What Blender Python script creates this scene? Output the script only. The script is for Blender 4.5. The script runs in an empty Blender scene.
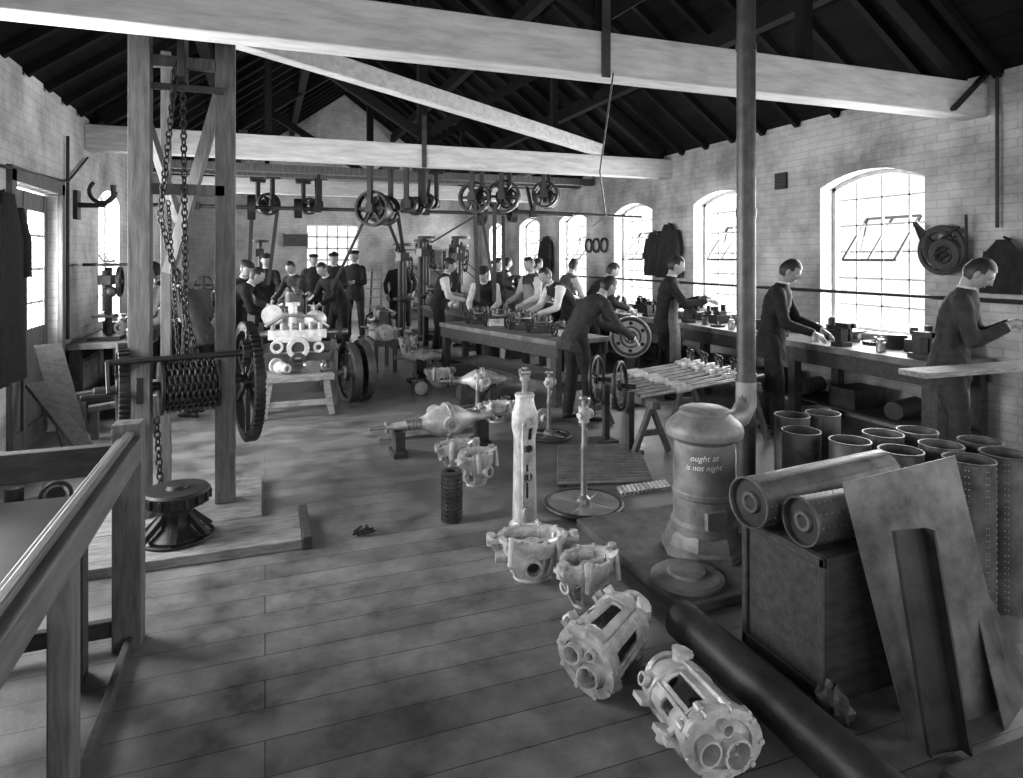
import bpy, math, random
from mathutils import Vector, Matrix, Quaternion, noise
random.seed(7)
R=math.radians
SC=bpy.context.scene
COL=bpy.context.collection
# ------------------------------------------------------------------ materials
def _nt(name):
    m=bpy.data.materials.new(name); m.use_nodes=True
    nt=m.node_tree; b=nt.nodes['Principled BSDF']; return m,nt,b
def mat(name,g,rough=.6,metal=0.0,var=.25,scale=8.0,bump=.15,bscale=60.0,spec=.4,stretch=None):
    m,nt,b=_nt(name)
    tc=nt.nodes.new('ShaderNodeTexCoord'); src=tc.outputs['Object']
    if stretch:
        mp=nt.nodes.new('ShaderNodeMapping'); mp.inputs['Scale'].default_value=stretch
        nt.links.new(src,mp.inputs['Vector']); src=mp.outputs['Vector']
    n=nt.nodes.new('ShaderNodeTexNoise'); n.inputs['Scale'].default_value=scale; n.inputs['Detail'].default_value=7; n.inputs['Roughness'].default_value=.66
    nt.links.new(src,n.inputs['Vector'])
    r=nt.nodes.new('ShaderNodeValToRGB')
    lo=max(0.002,g*(1-var)); hi=min(1,g*(1+var))
    r.color_ramp.elements[0].position=.34; r.color_ramp.elements[1].position=.66
    r.color_ramp.elements[0].color=(lo,lo,lo,1); r.color_ramp.elements[1].color=(hi,hi,hi,1)
    nt.links.new(n.outputs['Fac'],r.inputs['Fac']); nt.links.new(r.outputs['Color'],b.inputs['Base Color'])
    b.inputs['Roughness'].default_value=rough; b.inputs['Metallic'].default_value=metal
    b.inputs['Specular IOR Level'].default_value=spec
    if bump:
        n2=nt.nodes.new('ShaderNodeTexNoise'); n2.inputs['Scale'].default_value=bscale; n2.inputs['Detail'].default_value=4
        nt.links.new(src,n2.inputs['Vector'])
        bp=nt.nodes.new('ShaderNodeBump'); bp.inputs['Strength'].default_value=bump; bp.inputs['Distance'].default_value=.01
        nt.links.new(n2.outputs['Fac'],bp.inputs['Height']); nt.links.new(bp.outputs['Normal'],b.inputs['Normal'])
    return m
def brickmat(name,g1,g2,gm,ux,uy,bw,rh,mortar=.01,bump=.4,rough=.85,stain=.3,offset=.5,spec=.3,bdist=.006,nsc=1.3,rvar=None):
    m,nt,b=_nt(name); N=nt.nodes; L=nt.links
    tc=N.new('ShaderNodeTexCoord'); sp=N.new('ShaderNodeSeparateXYZ'); L.new(tc.outputs['Object'],sp.inputs[0])
    cb=N.new('ShaderNodeCombineXYZ'); L.new(sp.outputs[ux],cb.inputs[0]); L.new(sp.outputs[uy],cb.inputs[1])
    br=N.new('ShaderNodeTexBrick'); L.new(cb.outputs[0],br.inputs['Vector'])
    br.inputs['Scale'].default_value=1; br.inputs['Brick Width'].default_value=bw; br.inputs['Row Height'].default_value=rh
    br.inputs['Mortar Size'].default_value=mortar; br.inputs['Mortar Smooth'].default_value=.3; br.offset=offset
    br.inputs['Color1'].default_value=(g1,g1,g1,1); br.inputs['Color2'].default_value=(g2,g2,g2,1); br.inputs['Mortar'].default_value=(gm,gm,gm,1)
    n=N.new('ShaderNodeTexNoise'); n.inputs['Scale'].default_value=nsc; n.inputs['Detail'].default_value=10; n.inputs['Roughness'].default_value=.68
    L.new(tc.outputs['Object'],n.inputs['Vector'])
    mr=N.new('ShaderNodeMapRange'); mr.inputs['From Min'].default_value=.34; mr.inputs['From Max'].default_value=.62
    mr.inputs['To Min'].default_value=1-stain; mr.inputs['To Max'].default_value=1+stain*.4; L.new(n.outputs['Fac'],mr.inputs['Value'])
    mx=N.new('ShaderNodeVectorMath'); mx.operation='SCALE'; L.new(br.outputs['Color'],mx.inputs[0]); L.new(mr.outputs[0],mx.inputs['Scale'])
    L.new(mx.outputs[0],b.inputs['Base Color'])
    b.inputs['Roughness'].default_value=rough; b.inputs['Specular IOR Level'].default_value=spec
    if rvar:
        m2=N.new('ShaderNodeMapRange'); m2.inputs['From Min'].default_value=.35; m2.inputs['From Max'].default_value=.65
        m2.inputs['To Min'].default_value=rough-rvar; m2.inputs['To Max'].default_value=rough+rvar; L.new(n.outputs['Fac'],m2.inputs['Value']); L.new(m2.outputs[0],b.inputs['Roughness'])
    n2=N.new('ShaderNodeTexNoise'); n2.inputs['Scale'].default_value=30; L.new(tc.outputs['Object'],n2.inputs['Vector'])
    ad=N.new('ShaderNodeMath'); ad.operation='MULTIPLY_ADD'; L.new(br.outputs['Fac'],ad.inputs[0]); ad.inputs[1].default_value=-1; L.new(n2.outputs['Fac'],ad.inputs[2])
    bp=N.new('ShaderNodeBump'); bp.inputs['Strength'].default_value=bump; bp.inputs['Distance'].default_value=bdist
    L.new(ad.outputs[0],bp.inputs['Height']); L.new(bp.outputs['Normal'],b.inputs['Normal'])
    return m
M={}
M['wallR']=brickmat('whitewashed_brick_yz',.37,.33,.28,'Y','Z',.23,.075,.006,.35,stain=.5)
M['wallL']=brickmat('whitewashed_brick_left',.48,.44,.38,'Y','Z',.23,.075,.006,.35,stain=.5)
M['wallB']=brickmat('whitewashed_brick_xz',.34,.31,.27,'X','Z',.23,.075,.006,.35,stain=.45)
M['floor']=brickmat('floor_boards',.150,.108,.035,'X','Y',4.2,.172,.003,.3,rough=.40,stain=.6,offset=.37,spec=.6,bdist=.004,nsc=3.2,rvar=.12)
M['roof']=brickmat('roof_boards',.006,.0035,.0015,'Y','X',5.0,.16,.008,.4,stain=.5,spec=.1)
M['reveal']=mat('window_reveal_plaster',.62,.8)
M['beam']=mat('whitewashed_timber',.46,.75,var=.22,scale=3,stretch=(1,6,6),bscale=30,bump=.1)
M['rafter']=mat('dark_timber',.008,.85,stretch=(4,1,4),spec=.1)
M['wood']=mat('timber_mid',.085,.7,var=.45,scale=4,stretch=(8,8,1.0),bscale=20,bump=.2)
M['woodl']=mat('timber_light',.19,.65,var=.45,scale=5,stretch=(1.5,8,8),bump=.2)
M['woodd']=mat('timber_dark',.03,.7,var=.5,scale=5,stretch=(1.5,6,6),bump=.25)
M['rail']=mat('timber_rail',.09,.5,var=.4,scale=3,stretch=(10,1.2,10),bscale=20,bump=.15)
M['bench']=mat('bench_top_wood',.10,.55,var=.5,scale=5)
M['iron']=mat('cast_iron_dark',.018,.5,.3,var=.4)
M['irong']=mat('iron_grey',.055,.45,.5,var=.4)
M['steel']=mat('machined_steel',.30,.36,.7,var=.3)
M['alu']=mat('cast_aluminium',.46,.42,.25,var=.38,scale=10,bump=.35,bscale=70)
M['hollowdark']=mat('painted_hollow_shade',.02,.7,0)  # near-black colour stands in for the shade inside bores and hollows
M['stove']=mat('stove_iron',.17,.55,.2,var=.45,scale=6)
M['tin']=mat('sheet_tin',.085,.48,.45,var=.65,scale=5,bump=.12,bscale=14)
M['tind']=mat('sheet_tin_dark',.03,.5,.4,var=.5,scale=5)
M['plate']=mat('table_plate',.05,.42,.3,var=.35,scale=2,bump=.05)
M['rivet']=mat('rivet',.25,.4,.5,bump=0)
M['slab']=mat('stone_slab',.07,.7,var=.5,scale=6)
M['chalk']=mat('chalk',.8,.9,bump=0)
M['cloth1']=mat('cloth_dark',.014,.9,var=.4,scale=14,spec=.2)
M['cloth2']=mat('cloth_charcoal',.028,.9,var=.35,scale=14,spec=.2)
M['cloth3']=mat('cloth_grey',.08,.9,var=.3,scale=14,spec=.2)
M['shirt']=mat('shirt_white',.42,.85,var=.15,scale=14,spec=.2)
M['apron']=mat('apron_cloth',.17,.9,var=.3,scale=10,spec=.2)
M['skin']=mat('skin',.22,.55,var=.08,scale=20,bump=.05)
M['lip']=mat('lip',.10,.6,bump=0)
M['eye']=mat('eye_dark',.015,.3,bump=0)
M['hair']=mat('hair_dark',.010,.55,var=.4,scale=40)
M['shoe']=mat('shoe_leather',.012,.5)
M['frame']=mat('window_frame_paint',.42,.6,bump=.05)
M['belt']=mat('leather_belt',.03,.7)
M['paper']=mat('board_dark_sign',.04,.7)
# ------------------------------------------------------------------ builder
def axq(ax):
    return Vector((0,0,1)).rotation_difference(Vector(ax).normalized()).to_matrix()
class MB:
    def __init__(s): s.v=[];s.f=[];s.m=[];s.mats=[];s.T=Matrix.Identity(4);s.cm=0;s.sm=[]
    def mt(s,k):
        if k not in s.mats: s.mats.append(k)
        s.cm=s.mats.index(k); return s
    def at(s,loc=(0,0,0),rz=0,rx=0,ry=0,sc=1):
        s.T=Matrix.Translation(loc)@Matrix.Rotation(R(rz),4,'Z')@Matrix.Rotation(R(ry),4,'Y')@Matrix.Rotation(R(rx),4,'X')@Matrix.Scale(sc,4); return s
    def about(s,c,rz):
        s.T=Matrix.Translation(c)@Matrix.Rotation(R(rz),4,'Z')@Matrix.Translation(-Vector(c)); return s
    def add(s,vs,fs,smooth=True,mi=None):
        o=len(s.v); T=s.T
        s.v+= [T@Vector(p) for p in vs]
        for i,f in enumerate(fs):
            s.f.append([o+k for k in f]); s.m.append(s.cm if mi is None else mi[i]); s.sm.append(smooth)
    def box(s,c,d,rot=None):
        x,y,z=[k/2 for k in d]; vs=[Vector((a*x,b*y,e*z)) for a in(-1,1) for b in(-1,1) for e in(-1,1)]
        if rot is not None: vs=[rot@v for v in vs]
        c=Vector(c); vs=[v+c for v in vs]
        s.add(vs,[(0,1,3,2),(4,6,7,5),(0,4,5,1),(2,3,7,6),(0,2,6,4),(1,5,7,3)],False)
    def b2(s,x0,x1,y0,y1,z0,z1): s.box(((x0+x1)/2,(y0+y1)/2,(z0+z1)/2),(x1-x0,y1-y0,z1-z0))
    def bar(s,p0,p1,w,h,up=(0,0,1)):
        p0=Vector(p0);p1=Vector(p1);d=(p1-p0);L=d.length;d.normalize();up=Vector(up)
        if abs(d.dot(up))>.98: up=Vector((0,1,0))
        x=d.cross(up).normalized(); u=x.cross(d)
        rot=Matrix((x,d,u)).transposed(); s.box((p0+p1)/2,(w,L,h),rot)
    def lathe(s,prof,c=(0,0,0),ax=(0,0,1),n=24,caps=True):
        q=axq(ax);c=Vector(c);vs=[];fs=[]
        for r,z in prof:
            for i in range(n):
                a=2*math.pi*i/n; vs.append(c+q@Vector((r*math.cos(a),r*math.sin(a),z)))
        m=len(prof)
        for k in range(m-1):
            for i in range(n):
                j=(i+1)%n; fs.append((k*n+i,k*n+j,(k+1)*n+j,(k+1)*n+i))
        if caps:
            fs.append(tuple(range(n))[::-1]); fs.append(tuple((m-1)*n+i for i in range(n)))
        s.add(vs,fs)
    def cyl(s,p0,p1,r0,r1=None,n=16):
        if r1 is None:r1=r0
        p0=Vector(p0);p1=Vector(p1); s.lathe([(r0,0),(r1,(p1-p0).length)],p0,p1-p0,n)
    def tube(s,p0,p1,ro,ri,n=24):
        p0=Vector(p0);p1=Vector(p1);L=(p1-p0).length
        s.lathe([(ri,0),(ro,0),(ro,L),(ri,L),(ri,0)],p0,p1-p0,n,False)
    def torus(s,c,ax,Rr,r,n=28,k=8,sx=1,sy=1,a0=0,a1=360):
        q=axq(ax);c=Vector(c);vs=[];fs=[];full=(a1-a0==360)
        nn=n if full else n+1
        for i in range(nn):
            a=R(a0+(a1-a0)*i/n)
            for j in range(k):
                b=2*math.pi*j/k; rr=Rr+r*math.cos(b)
                vs.append(c+q@Vector((rr*math.cos(a)*sx,rr*math.sin(a)*sy,r*math.sin(b))))
        for i in range(n):
            ii=(i+1)%nn
            for j in range(k):
                jj=(j+1)%k; fs.append((i*k+j,ii*k+j,ii*k+jj,i*k+jj))
        s.add(vs,fs)
    def sph(s,c,r,n=14,m=9,rot=None):
        if not hasattr(r,'__len__'): r=(r,r,r)
        c=Vector(c);vs=[];fs=[]
        for i in range(m+1):
            p=math.pi*i/m
            for j in range(n):
                a=2*math.pi*j/n; v=Vector((r[0]*math.sin(p)*math.cos(a),r[1]*math.sin(p)*math.sin(a),r[2]*math.cos(p)))
                if rot is not None:v=rot@v
                vs.append(c+v)
        for i in range(m):
            for j in range(n):
                jj=(j+1)%n; fs.append((i*n+j,(i+1)*n+j,(i+1)*n+jj,i*n+jj))
        s.add(vs,fs)
    def loft(s,rings,cap=True,closed=False):
        n=len(rings[0]);vs=[p for r in rings for p in r];fs=[];m=len(rings)
        for k in range(m-1):
            for i in range(n):
                j=(i+1)%n; fs.append((k*n+i,k*n+j,(k+1)*n+j,(k+1)*n+i))
        if cap: fs.append(tuple(range(n))[::-1]); fs.append(tuple((m-1)*n+i for i in range(n)))
        s.add(vs,fs)
    def path(s,pts,rad,n=10,cap=True,flat=1.0):
        pts=[Vector(p) for p in pts]
        if not hasattr(rad,'__len__'): rad=[rad]*len(pts)
        rings=[];px=None
        for i,p in enumerate(pts):
            if i==0:d=pts[1]-p
            elif i==len(pts)-1:d=p-pts[i-1]
            else:d=(pts[i+1]-p).normalized()+(p-pts[i-1]).normalized()
            d.normalize()
            if px is None:
                u=Vector((0,0,1)) if abs(d.z)<.9 else Vector((1,0,0)); px=d.cross(u).normalized()
            else: px=(px-d*px.dot(d)).normalized()
            py=d.cross(px)
            rings.append([p+px*rad[i]*math.cos(2*math.pi*k/n)+py*rad[i]*flat*math.sin(2*math.pi*k/n) for k in range(n)])
        s.loft(rings,cap)
    def prism(s,poly,o,u,v,w):
        o=Vector(o);u=Vector(u);v=Vector(v);w=Vector(w);n=len(poly)
        vs=[o+u*a+v*b for a,b in poly]+[o+u*a+v*b+w for a,b in poly]
        fs=[tuple(range(n))[::-1],tuple(range(n,2*n))]+[(i,(i+1)%n,n+(i+1)%n,n+i) for i in range(n)]
        s.add(vs,fs,False)
    def wheel(s,c,ax,Rr,w,spokes=6,rim=.03,hub=.05,teeth=0,sw=.03,curve=False):
        c=Vector(c);q=axq(ax);a=q@Vector((0,0,1))
        s.tube(c-a*w/2,c+a*w/2,Rr,Rr-rim,40)
        s.cyl(c-a*w*.6,c+a*w*.6,hub,n=16)
        for i in range(spokes):
            t=2*math.pi*i/spokes; d=q@Vector((math.cos(t),math.sin(t),0))
            s.bar(c+d*hub*.8,c+d*(Rr-rim*.8),sw,w*.45,up=a)
        for i in range(teeth):
            t=2*math.pi*i/teeth; d=q@Vector((math.cos(t),math.sin(t),0))
            s.bar(c+d*(Rr-.004),c+d*(Rr+.016),math.pi*Rr/teeth,w,up=a)
    def disc(s,c,ax,Rr,w,n=28): 
        a=Vector(ax).normalized();c=Vector(c); s.cyl(c-a*w/2,c+a*w/2,Rr,n=n)
    def mesh(s,name='tmp'):
        me=bpy.data.meshes.new(name); me.from_pydata([tuple(v) for v in s.v],[],s.f)
        for k in s.mats: me.materials.append(M[k])
        me.polygons.foreach_set('material_index',s.m); return me
    def obj(s,name,bevel=0,ang=38):
        me=s.mesh(name)
        me.polygons.foreach_set('use_smooth',[True]*len(me.polygons))
        try: me.set_sharp_from_angle(angle=R(ang))
        except Exception: pass
        me.update(); me.validate()
        o=bpy.data.objects.new(name,me); COL.objects.link(o)
        if bevel:
            b=o.modifiers.new('bevel','BEVEL'); b.width=bevel; b.segments=2; b.limit_method='ANGLE'; b.angle_limit=R(50)
        return o
def evaluate(mb,setup):
    me=mb.mesh(); o=bpy.data.objects.new('tmp',me); COL.objects.link(o)
    extra=setup(o) or []
    dg=bpy.context.evaluated_depsgraph_get(); dg.update()
    ev=o.evaluated_get(dg); m2=ev.to_mesh()
    vs=[v.co.copy() for v in m2.vertices]; fs=[tuple(p.vertices) for p in m2.polygons]
    ev.to_mesh_clear()
    for x in [o]+extra:
        d=x.data; bpy.data.objects.remove(x,do_unlink=True); bpy.data.meshes.remove(d)
    return vs,fs
def remesh(mb,vox,smooth=3):
    def st(o):
        r=o.modifiers.new('r','REMESH'); r.mode='VOXEL'; r.voxel_size=vox
        sm=o.modifiers.new('s','SMOOTH'); sm.factor=.5; sm.iterations=smooth
    return evaluate(mb,st)
# ------------------------------------------------------------------ camera
f=660.0; th=math.atan(246.5/660)
cam=bpy.data.cameras.new('camera'); co=bpy.data.objects.new('camera',cam); COL.objects.link(co)
cam.sensor_width=36; cam.lens=36*f/1023; cam.shift_y=-(389-258)/1023.0; cam.clip_start=.05
co.location=(0,0,1.65); co.rotation_euler=(R(90),0,-th); SC.camera=co
# ------------------------------------------------------------------ room shell
XL,XR,YB,YF=-1.85,5.7,17.7,-3.2
EZ=3.2; AX=(XL+XR)/2; AZ=6.0
def side_wall(name,x,thick,mk,wins,doors=()):
    b=MB(); xo=x+thick; x0,x1=min(x,xo),max(x,xo)
    ops=sorted([(c-w/2,c+w/2,z0,z1,arch) for c,w,z0,z1,arch in list(wins)+list(doors)])
    y=YF
    b.mt(mk)
    for (a,e,z0,z1,arch) in ops:
        b.b2(x0,x1,y,a,0,EZ)
        if z0>0: b.b2(x0,x1,a,e,0,z0)
        n=12; poly=[(a,EZ)]
        for i in range(n+1):
            t=i/n; yy=a+(e-a)*t; poly.append((yy,z1-arch+arch*(1-(2*t-1)**2)))
        poly.append((e,EZ))
        b.prism(poly,(x0,0,0),(0,1,0),(0,0,1),(x1-x0,0,0))
        y=e
    b.b2(x0,x1,y,YB+.3,0,EZ)
    return b.obj(name)
winR=[(4.98+2.28*i,1.22,.88,2.55,.14) for i in range(-3,6)]
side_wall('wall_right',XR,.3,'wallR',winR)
winL=[(9.65,1.2,.88,2.5,.14),(12.1,1.2,.88,2.5,.14),(14.6,1.2,.88,2.5,.14),(4.5,1.4,.88,2.6,.14),(1.6,1.2,.95,2.5,.14),(-1.2,1.2,.95,2.5,.14)]  # the wider window is unseen, added to brighten floor and hoist
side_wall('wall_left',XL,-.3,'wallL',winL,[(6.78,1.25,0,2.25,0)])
def window(idx,x,y,w,z0,z1,arch,s):
    b=MB(); b.mt('frame'); xo=x+s*.2
    n=12; 
    top=lambda yy: z1-arch+arch*(1-(2*(yy-(y-w/2))/w-1)**2)
    for i in range(n):
        a=y-w/2+w*i/n; e=y-w/2+w*(i+1)/n
        b.bar((xo,a,top(a)-.02),(xo,e,top(e)-.02),.05,.05)
    b.b2(xo-.025,xo+.025,y-w/2,y+w/2,z0,z0+.05)
    for k in (-1,1): b.b2(xo-.025,xo+.025,y+k*(w/2-.022)-.022,y+k*(w/2-.022)+.022,z0,top(y+k*w*.49))
    for k in range(1,4):
        yy=y-w/2+w*k/4; b.b2(xo-.010,xo+.010,yy-.010,yy+.010,z0,top(yy))
    h=z1-z0
    for k in range(1,6):
        zz=z0+h*k/6.0; b.b2(xo-.010,xo+.010,y-w/2,y+w/2,zz-.010,zz+.010)
    zc=z0+h*.58; hh=h/6; ww=w*.5
    rot=Matrix.Rotation(R(38*s),3,'Y')
    def P(dy,dz): 
        v=rot@Vector((0,dy,dz)); return Vector((xo-s*.03,y,zc))+v
    c=[P(-ww/2,-hh),P(ww/2,-hh),P(ww/2,hh),P(-ww/2,hh)]
    b.mt('irong')
    for i in range(4): b.bar(c[i],c[(i+1)%4],.026,.026)
    b.bar(P(0,-hh),P(0,hh),.018,.018)
    b.bar(c[2],(xo,y+ww/2,z0+h*.4),.012,.012)
    b.mt('reveal'); b.b2(min(x-s*.02,xo),max(x-s*.02,xo),y-w/2,y+w/2,z0,z0+.018)
    return b.obj('window_%d'%idx)
def arealight(name,loc,rot,sx,sy,p):
    l=bpy.data.lights.new(name,'AREA'); l.shape='RECTANGLE'; l.size=sx; l.size_y=sy; l.energy=p
    o=bpy.data.objects.new(name,l); o.location=loc; o.rotation_euler=rot; COL.objects.link(o); return o
k=1
for (y,w,z0,z1,a) in winR:
    window(k,XR,y,w,z0,z1,a,1); k+=1
    arealight('daylight',(XR+.29,y,(z0+z1)/2),(0,R(90),0),z1-z0,w,125 if y>3 else 45)
for (y,w,z0,z1,a) in winL:
    window(k,XL,y,w,z0,z1,a,-1); k+=1
    arealight('daylight',(XL-.29,y,(z0+z1)/2),(0,R(-90),0),z1-z0,w,(230 if y<5 else 150) if y>4 else 32)  # strongest energy goes to the added, out-of-view window
b=MB().mt('floor'); b.b2(XL-.3,XR+.3,YF,YB+.3,-.12,0); b.obj('floor')
def gable(name,y0,y1,mk,holes):
    b=MB().mt(mk)
    xs=XL
    for (a,e,z0,z1) in holes:
        b.b2(xs,a,y0,y1,0,EZ)
        if z0>0: b.b2(a,e,y0,y1,0,z0)
        b.b2(a,e,y0,y1,z1,EZ); xs=e
    b.b2(xs,XR,y0,y1,0,EZ)
    b.prism([(XL-.3,EZ),(XR+.3,EZ),(AX,AZ+.2)],(0,y0,0),(1,0,0),(0,0,1),(0,y1-y0,0))
    return b.obj(name)
gable('wall_back',YB,YB+.3,'wallB',[(1.0,2.3,1.3,2.5)])
gable('wall_front',YF-.3,YF,'wallB',[(-1.2,.4,.9,2.8),(1.2,2.8,.9,2.8),(3.5,5.1,.9,2.8)])
b=MB().mt('frame')
for i in range(6): b.b2(1.0+i*.26-.02,1.0+i*.26+.02,YB+.1,YB+.13,1.3,2.5)
for i in range(5): b.b2(1.0,2.3,YB+.1,YB+.13,1.3+i*.3-.02,1.3+i*.3+.02)
b.obj('window_%d'%k); k+=1
arealight('daylight',(1.65,YB+.28,1.9),(R(-90),0,0),1.3,1.2,40)
for xx in (-.4,2.0,4.3):
    b=MB().mt('frame')
    for i in range(5): b.b2(xx-.8+i*.4-.015,xx-.8+i*.4+.015,YF-.15,YF-.1,.9,2.8)
    for i in range(6): b.b2(xx-.8,xx+.8,YF-.15,YF-.1,.9+i*.38-.015,.9+i*.38+.015)
    b.obj('window_%d'%k); k+=1
    arealight('daylight',(xx,YF-.28,1.85),(R(90),0,0),1.6,1.9,48)
# ceiling
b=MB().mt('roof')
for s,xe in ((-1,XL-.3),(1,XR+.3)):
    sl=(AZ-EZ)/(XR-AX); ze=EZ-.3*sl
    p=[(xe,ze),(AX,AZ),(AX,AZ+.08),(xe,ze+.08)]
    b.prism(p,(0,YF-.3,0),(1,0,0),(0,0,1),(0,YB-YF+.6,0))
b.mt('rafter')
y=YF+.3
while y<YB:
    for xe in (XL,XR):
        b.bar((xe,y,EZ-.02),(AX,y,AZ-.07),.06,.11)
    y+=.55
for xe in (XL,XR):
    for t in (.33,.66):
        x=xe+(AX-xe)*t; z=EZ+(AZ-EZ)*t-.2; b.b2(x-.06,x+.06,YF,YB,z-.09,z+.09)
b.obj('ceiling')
def truss(y,kx):
    b=MB().mt('beam'); b.b2(XL,XR,y-.1,y+.1,2.84,3.12)
    b.obj('tie_beam',.008)
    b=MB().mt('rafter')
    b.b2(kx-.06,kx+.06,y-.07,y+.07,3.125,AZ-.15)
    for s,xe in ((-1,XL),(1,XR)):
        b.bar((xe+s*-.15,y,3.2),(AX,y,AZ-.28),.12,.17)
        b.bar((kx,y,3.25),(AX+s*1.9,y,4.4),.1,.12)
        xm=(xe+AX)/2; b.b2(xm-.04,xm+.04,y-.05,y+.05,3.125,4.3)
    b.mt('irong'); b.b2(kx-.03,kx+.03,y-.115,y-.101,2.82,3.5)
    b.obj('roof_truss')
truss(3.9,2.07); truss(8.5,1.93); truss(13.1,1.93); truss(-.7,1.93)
b=MB().mt('beam'); b.bar((-1.45,4.05,3.205),(4.5,8.45,3.205),.13,.16); b.obj('diagonal_wind_brace',.008)
b=MB().mt('iron'); b.bar((5.25,3.78,2.86),(5.66,3.78,3.2),.05,.03); b.cyl((5.66,3.7,1.9),(5.66,3.7,3.15),.014,n=8)
b.obj('beam_bracket')
b=MB().mt('iron')
b.cyl((-1.82,7.62,.85),(-1.82,7.62,2.85),.016,n=8); b.cyl((-1.82,7.62,2.4),(-1.82,8.4,2.75),.012,n=8)
b.cyl((-1.82,5.3,2.31),(-1.82,7.62,2.40),.012,n=8)
b.obj('wall_conduit')
b=MB().mt('iron'); b.cyl((5.58,2.2,1.3),(5.58,12,1.3),.018,n=8)
for i in range(5): b.bar((5.69,3.85+i*2.28,1.3),(5.58,3.85+i*2.28,1.3),.03,.03)
b.obj('wall_pipe')
b=MB().mt('hollowdark'); b.b2(5.67,5.695,6.07,6.25,2.46,2.65); b.mt('iron')
for i in range(5): b.b2(5.66,5.675,6.07,6.25,2.475+i*.04,2.485+i*.04)
b.obj('wall_vent')
b=MB().mt('wood'); y0,y1=6.165,7.395
for yy in (y0+.05,y1-.05,(y0+y1)/2): b.b2(-1.99,-1.93,yy-.05,yy+.05,.02,2.22)
for zz in (.1,.95,2.15): b.b2(-1.985,-1.935,y0,y1,zz-.08,zz+.08)
b.b2(-1.97,-1.95,y0,y1,.05,.95)
b.mt('frame')
for i in range(1,6):
    yy=y0+(y1-y0)*i/6; b.b2(-1.975,-1.945,yy-.012,yy+.012,.95,2.15)
for i in range(1,4): b.b2(-1.975,-1.945,y0,y1,.95+.3*i-.012,.95+.3*i+.012)
b.obj('door_1')
b=MB().mt('wood'); b.b2(-1.85,-1.81,y0-.1,y0,0,2.35); b.b2(-1.85,-1.81,y1,y1+.1,0,2.35); b.b2(-1.85,-1.81,y0-.1,y1+.1,2.25,2.37); b.obj('trim_1')
arealight('daylight',(-2.12,6.78,1.6),(0,R(-90),0),1.2,1.2,250)

# ------------------------------------------------------------------ people
def seg_d(p,a,b_):
    ab=b_-a; t=max(0,min(1,(p-a).dot(ab)/ab.length_squared)); return (p-(a+ab*t)).length
def hand(b,w,d,nrm,side,curl=40):
    d=d.normalized(); nrm=(nrm-d*nrm.dot(d)).normalized(); ac=d.cross(nrm).normalized()*side
    rings=[]
    for t,hw,ht in ((-.02,.024,.018),(.01,.028,.017),(.045,.038,.015),(.085,.040,.013)):
        rings.append([w+d*t+ac*hw*math.cos(2*math.pi*k/10)+nrm*ht*math.sin(2*math.pi*k/10) for k in range(10)])
    b.loft(rings)
    for i,(off,L) in enumerate(((.030,.068),(.0105,.078),(-.0105,.073),(-.030,.056))):
        p=w+d*.078+ac*off; pts=[p]; a=R(curl*.4+4*i); 
        for fr in (.45,.32,.23):
            dd=d*math.cos(a)+nrm*math.sin(a)+ac*off*1.2; p=p+dd*L*fr; pts.append(p); a+=R(curl*.8)
        b.path(pts,[.0095,.0088,.0078,.0055],6)
    p=w+d*.02+ac*.026; pts=[p]; a=R(42)
    for fr,tw in ((.035,.2),(.03,.35),(.022,.5)):
        dd=(d*math.cos(a)+ac*math.sin(a)+nrm*tw).normalized(); p=p+dd*fr; pts.append(p); a-=R(18)
    b.path(pts,[.013,.011,.0095,.006],6)
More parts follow.
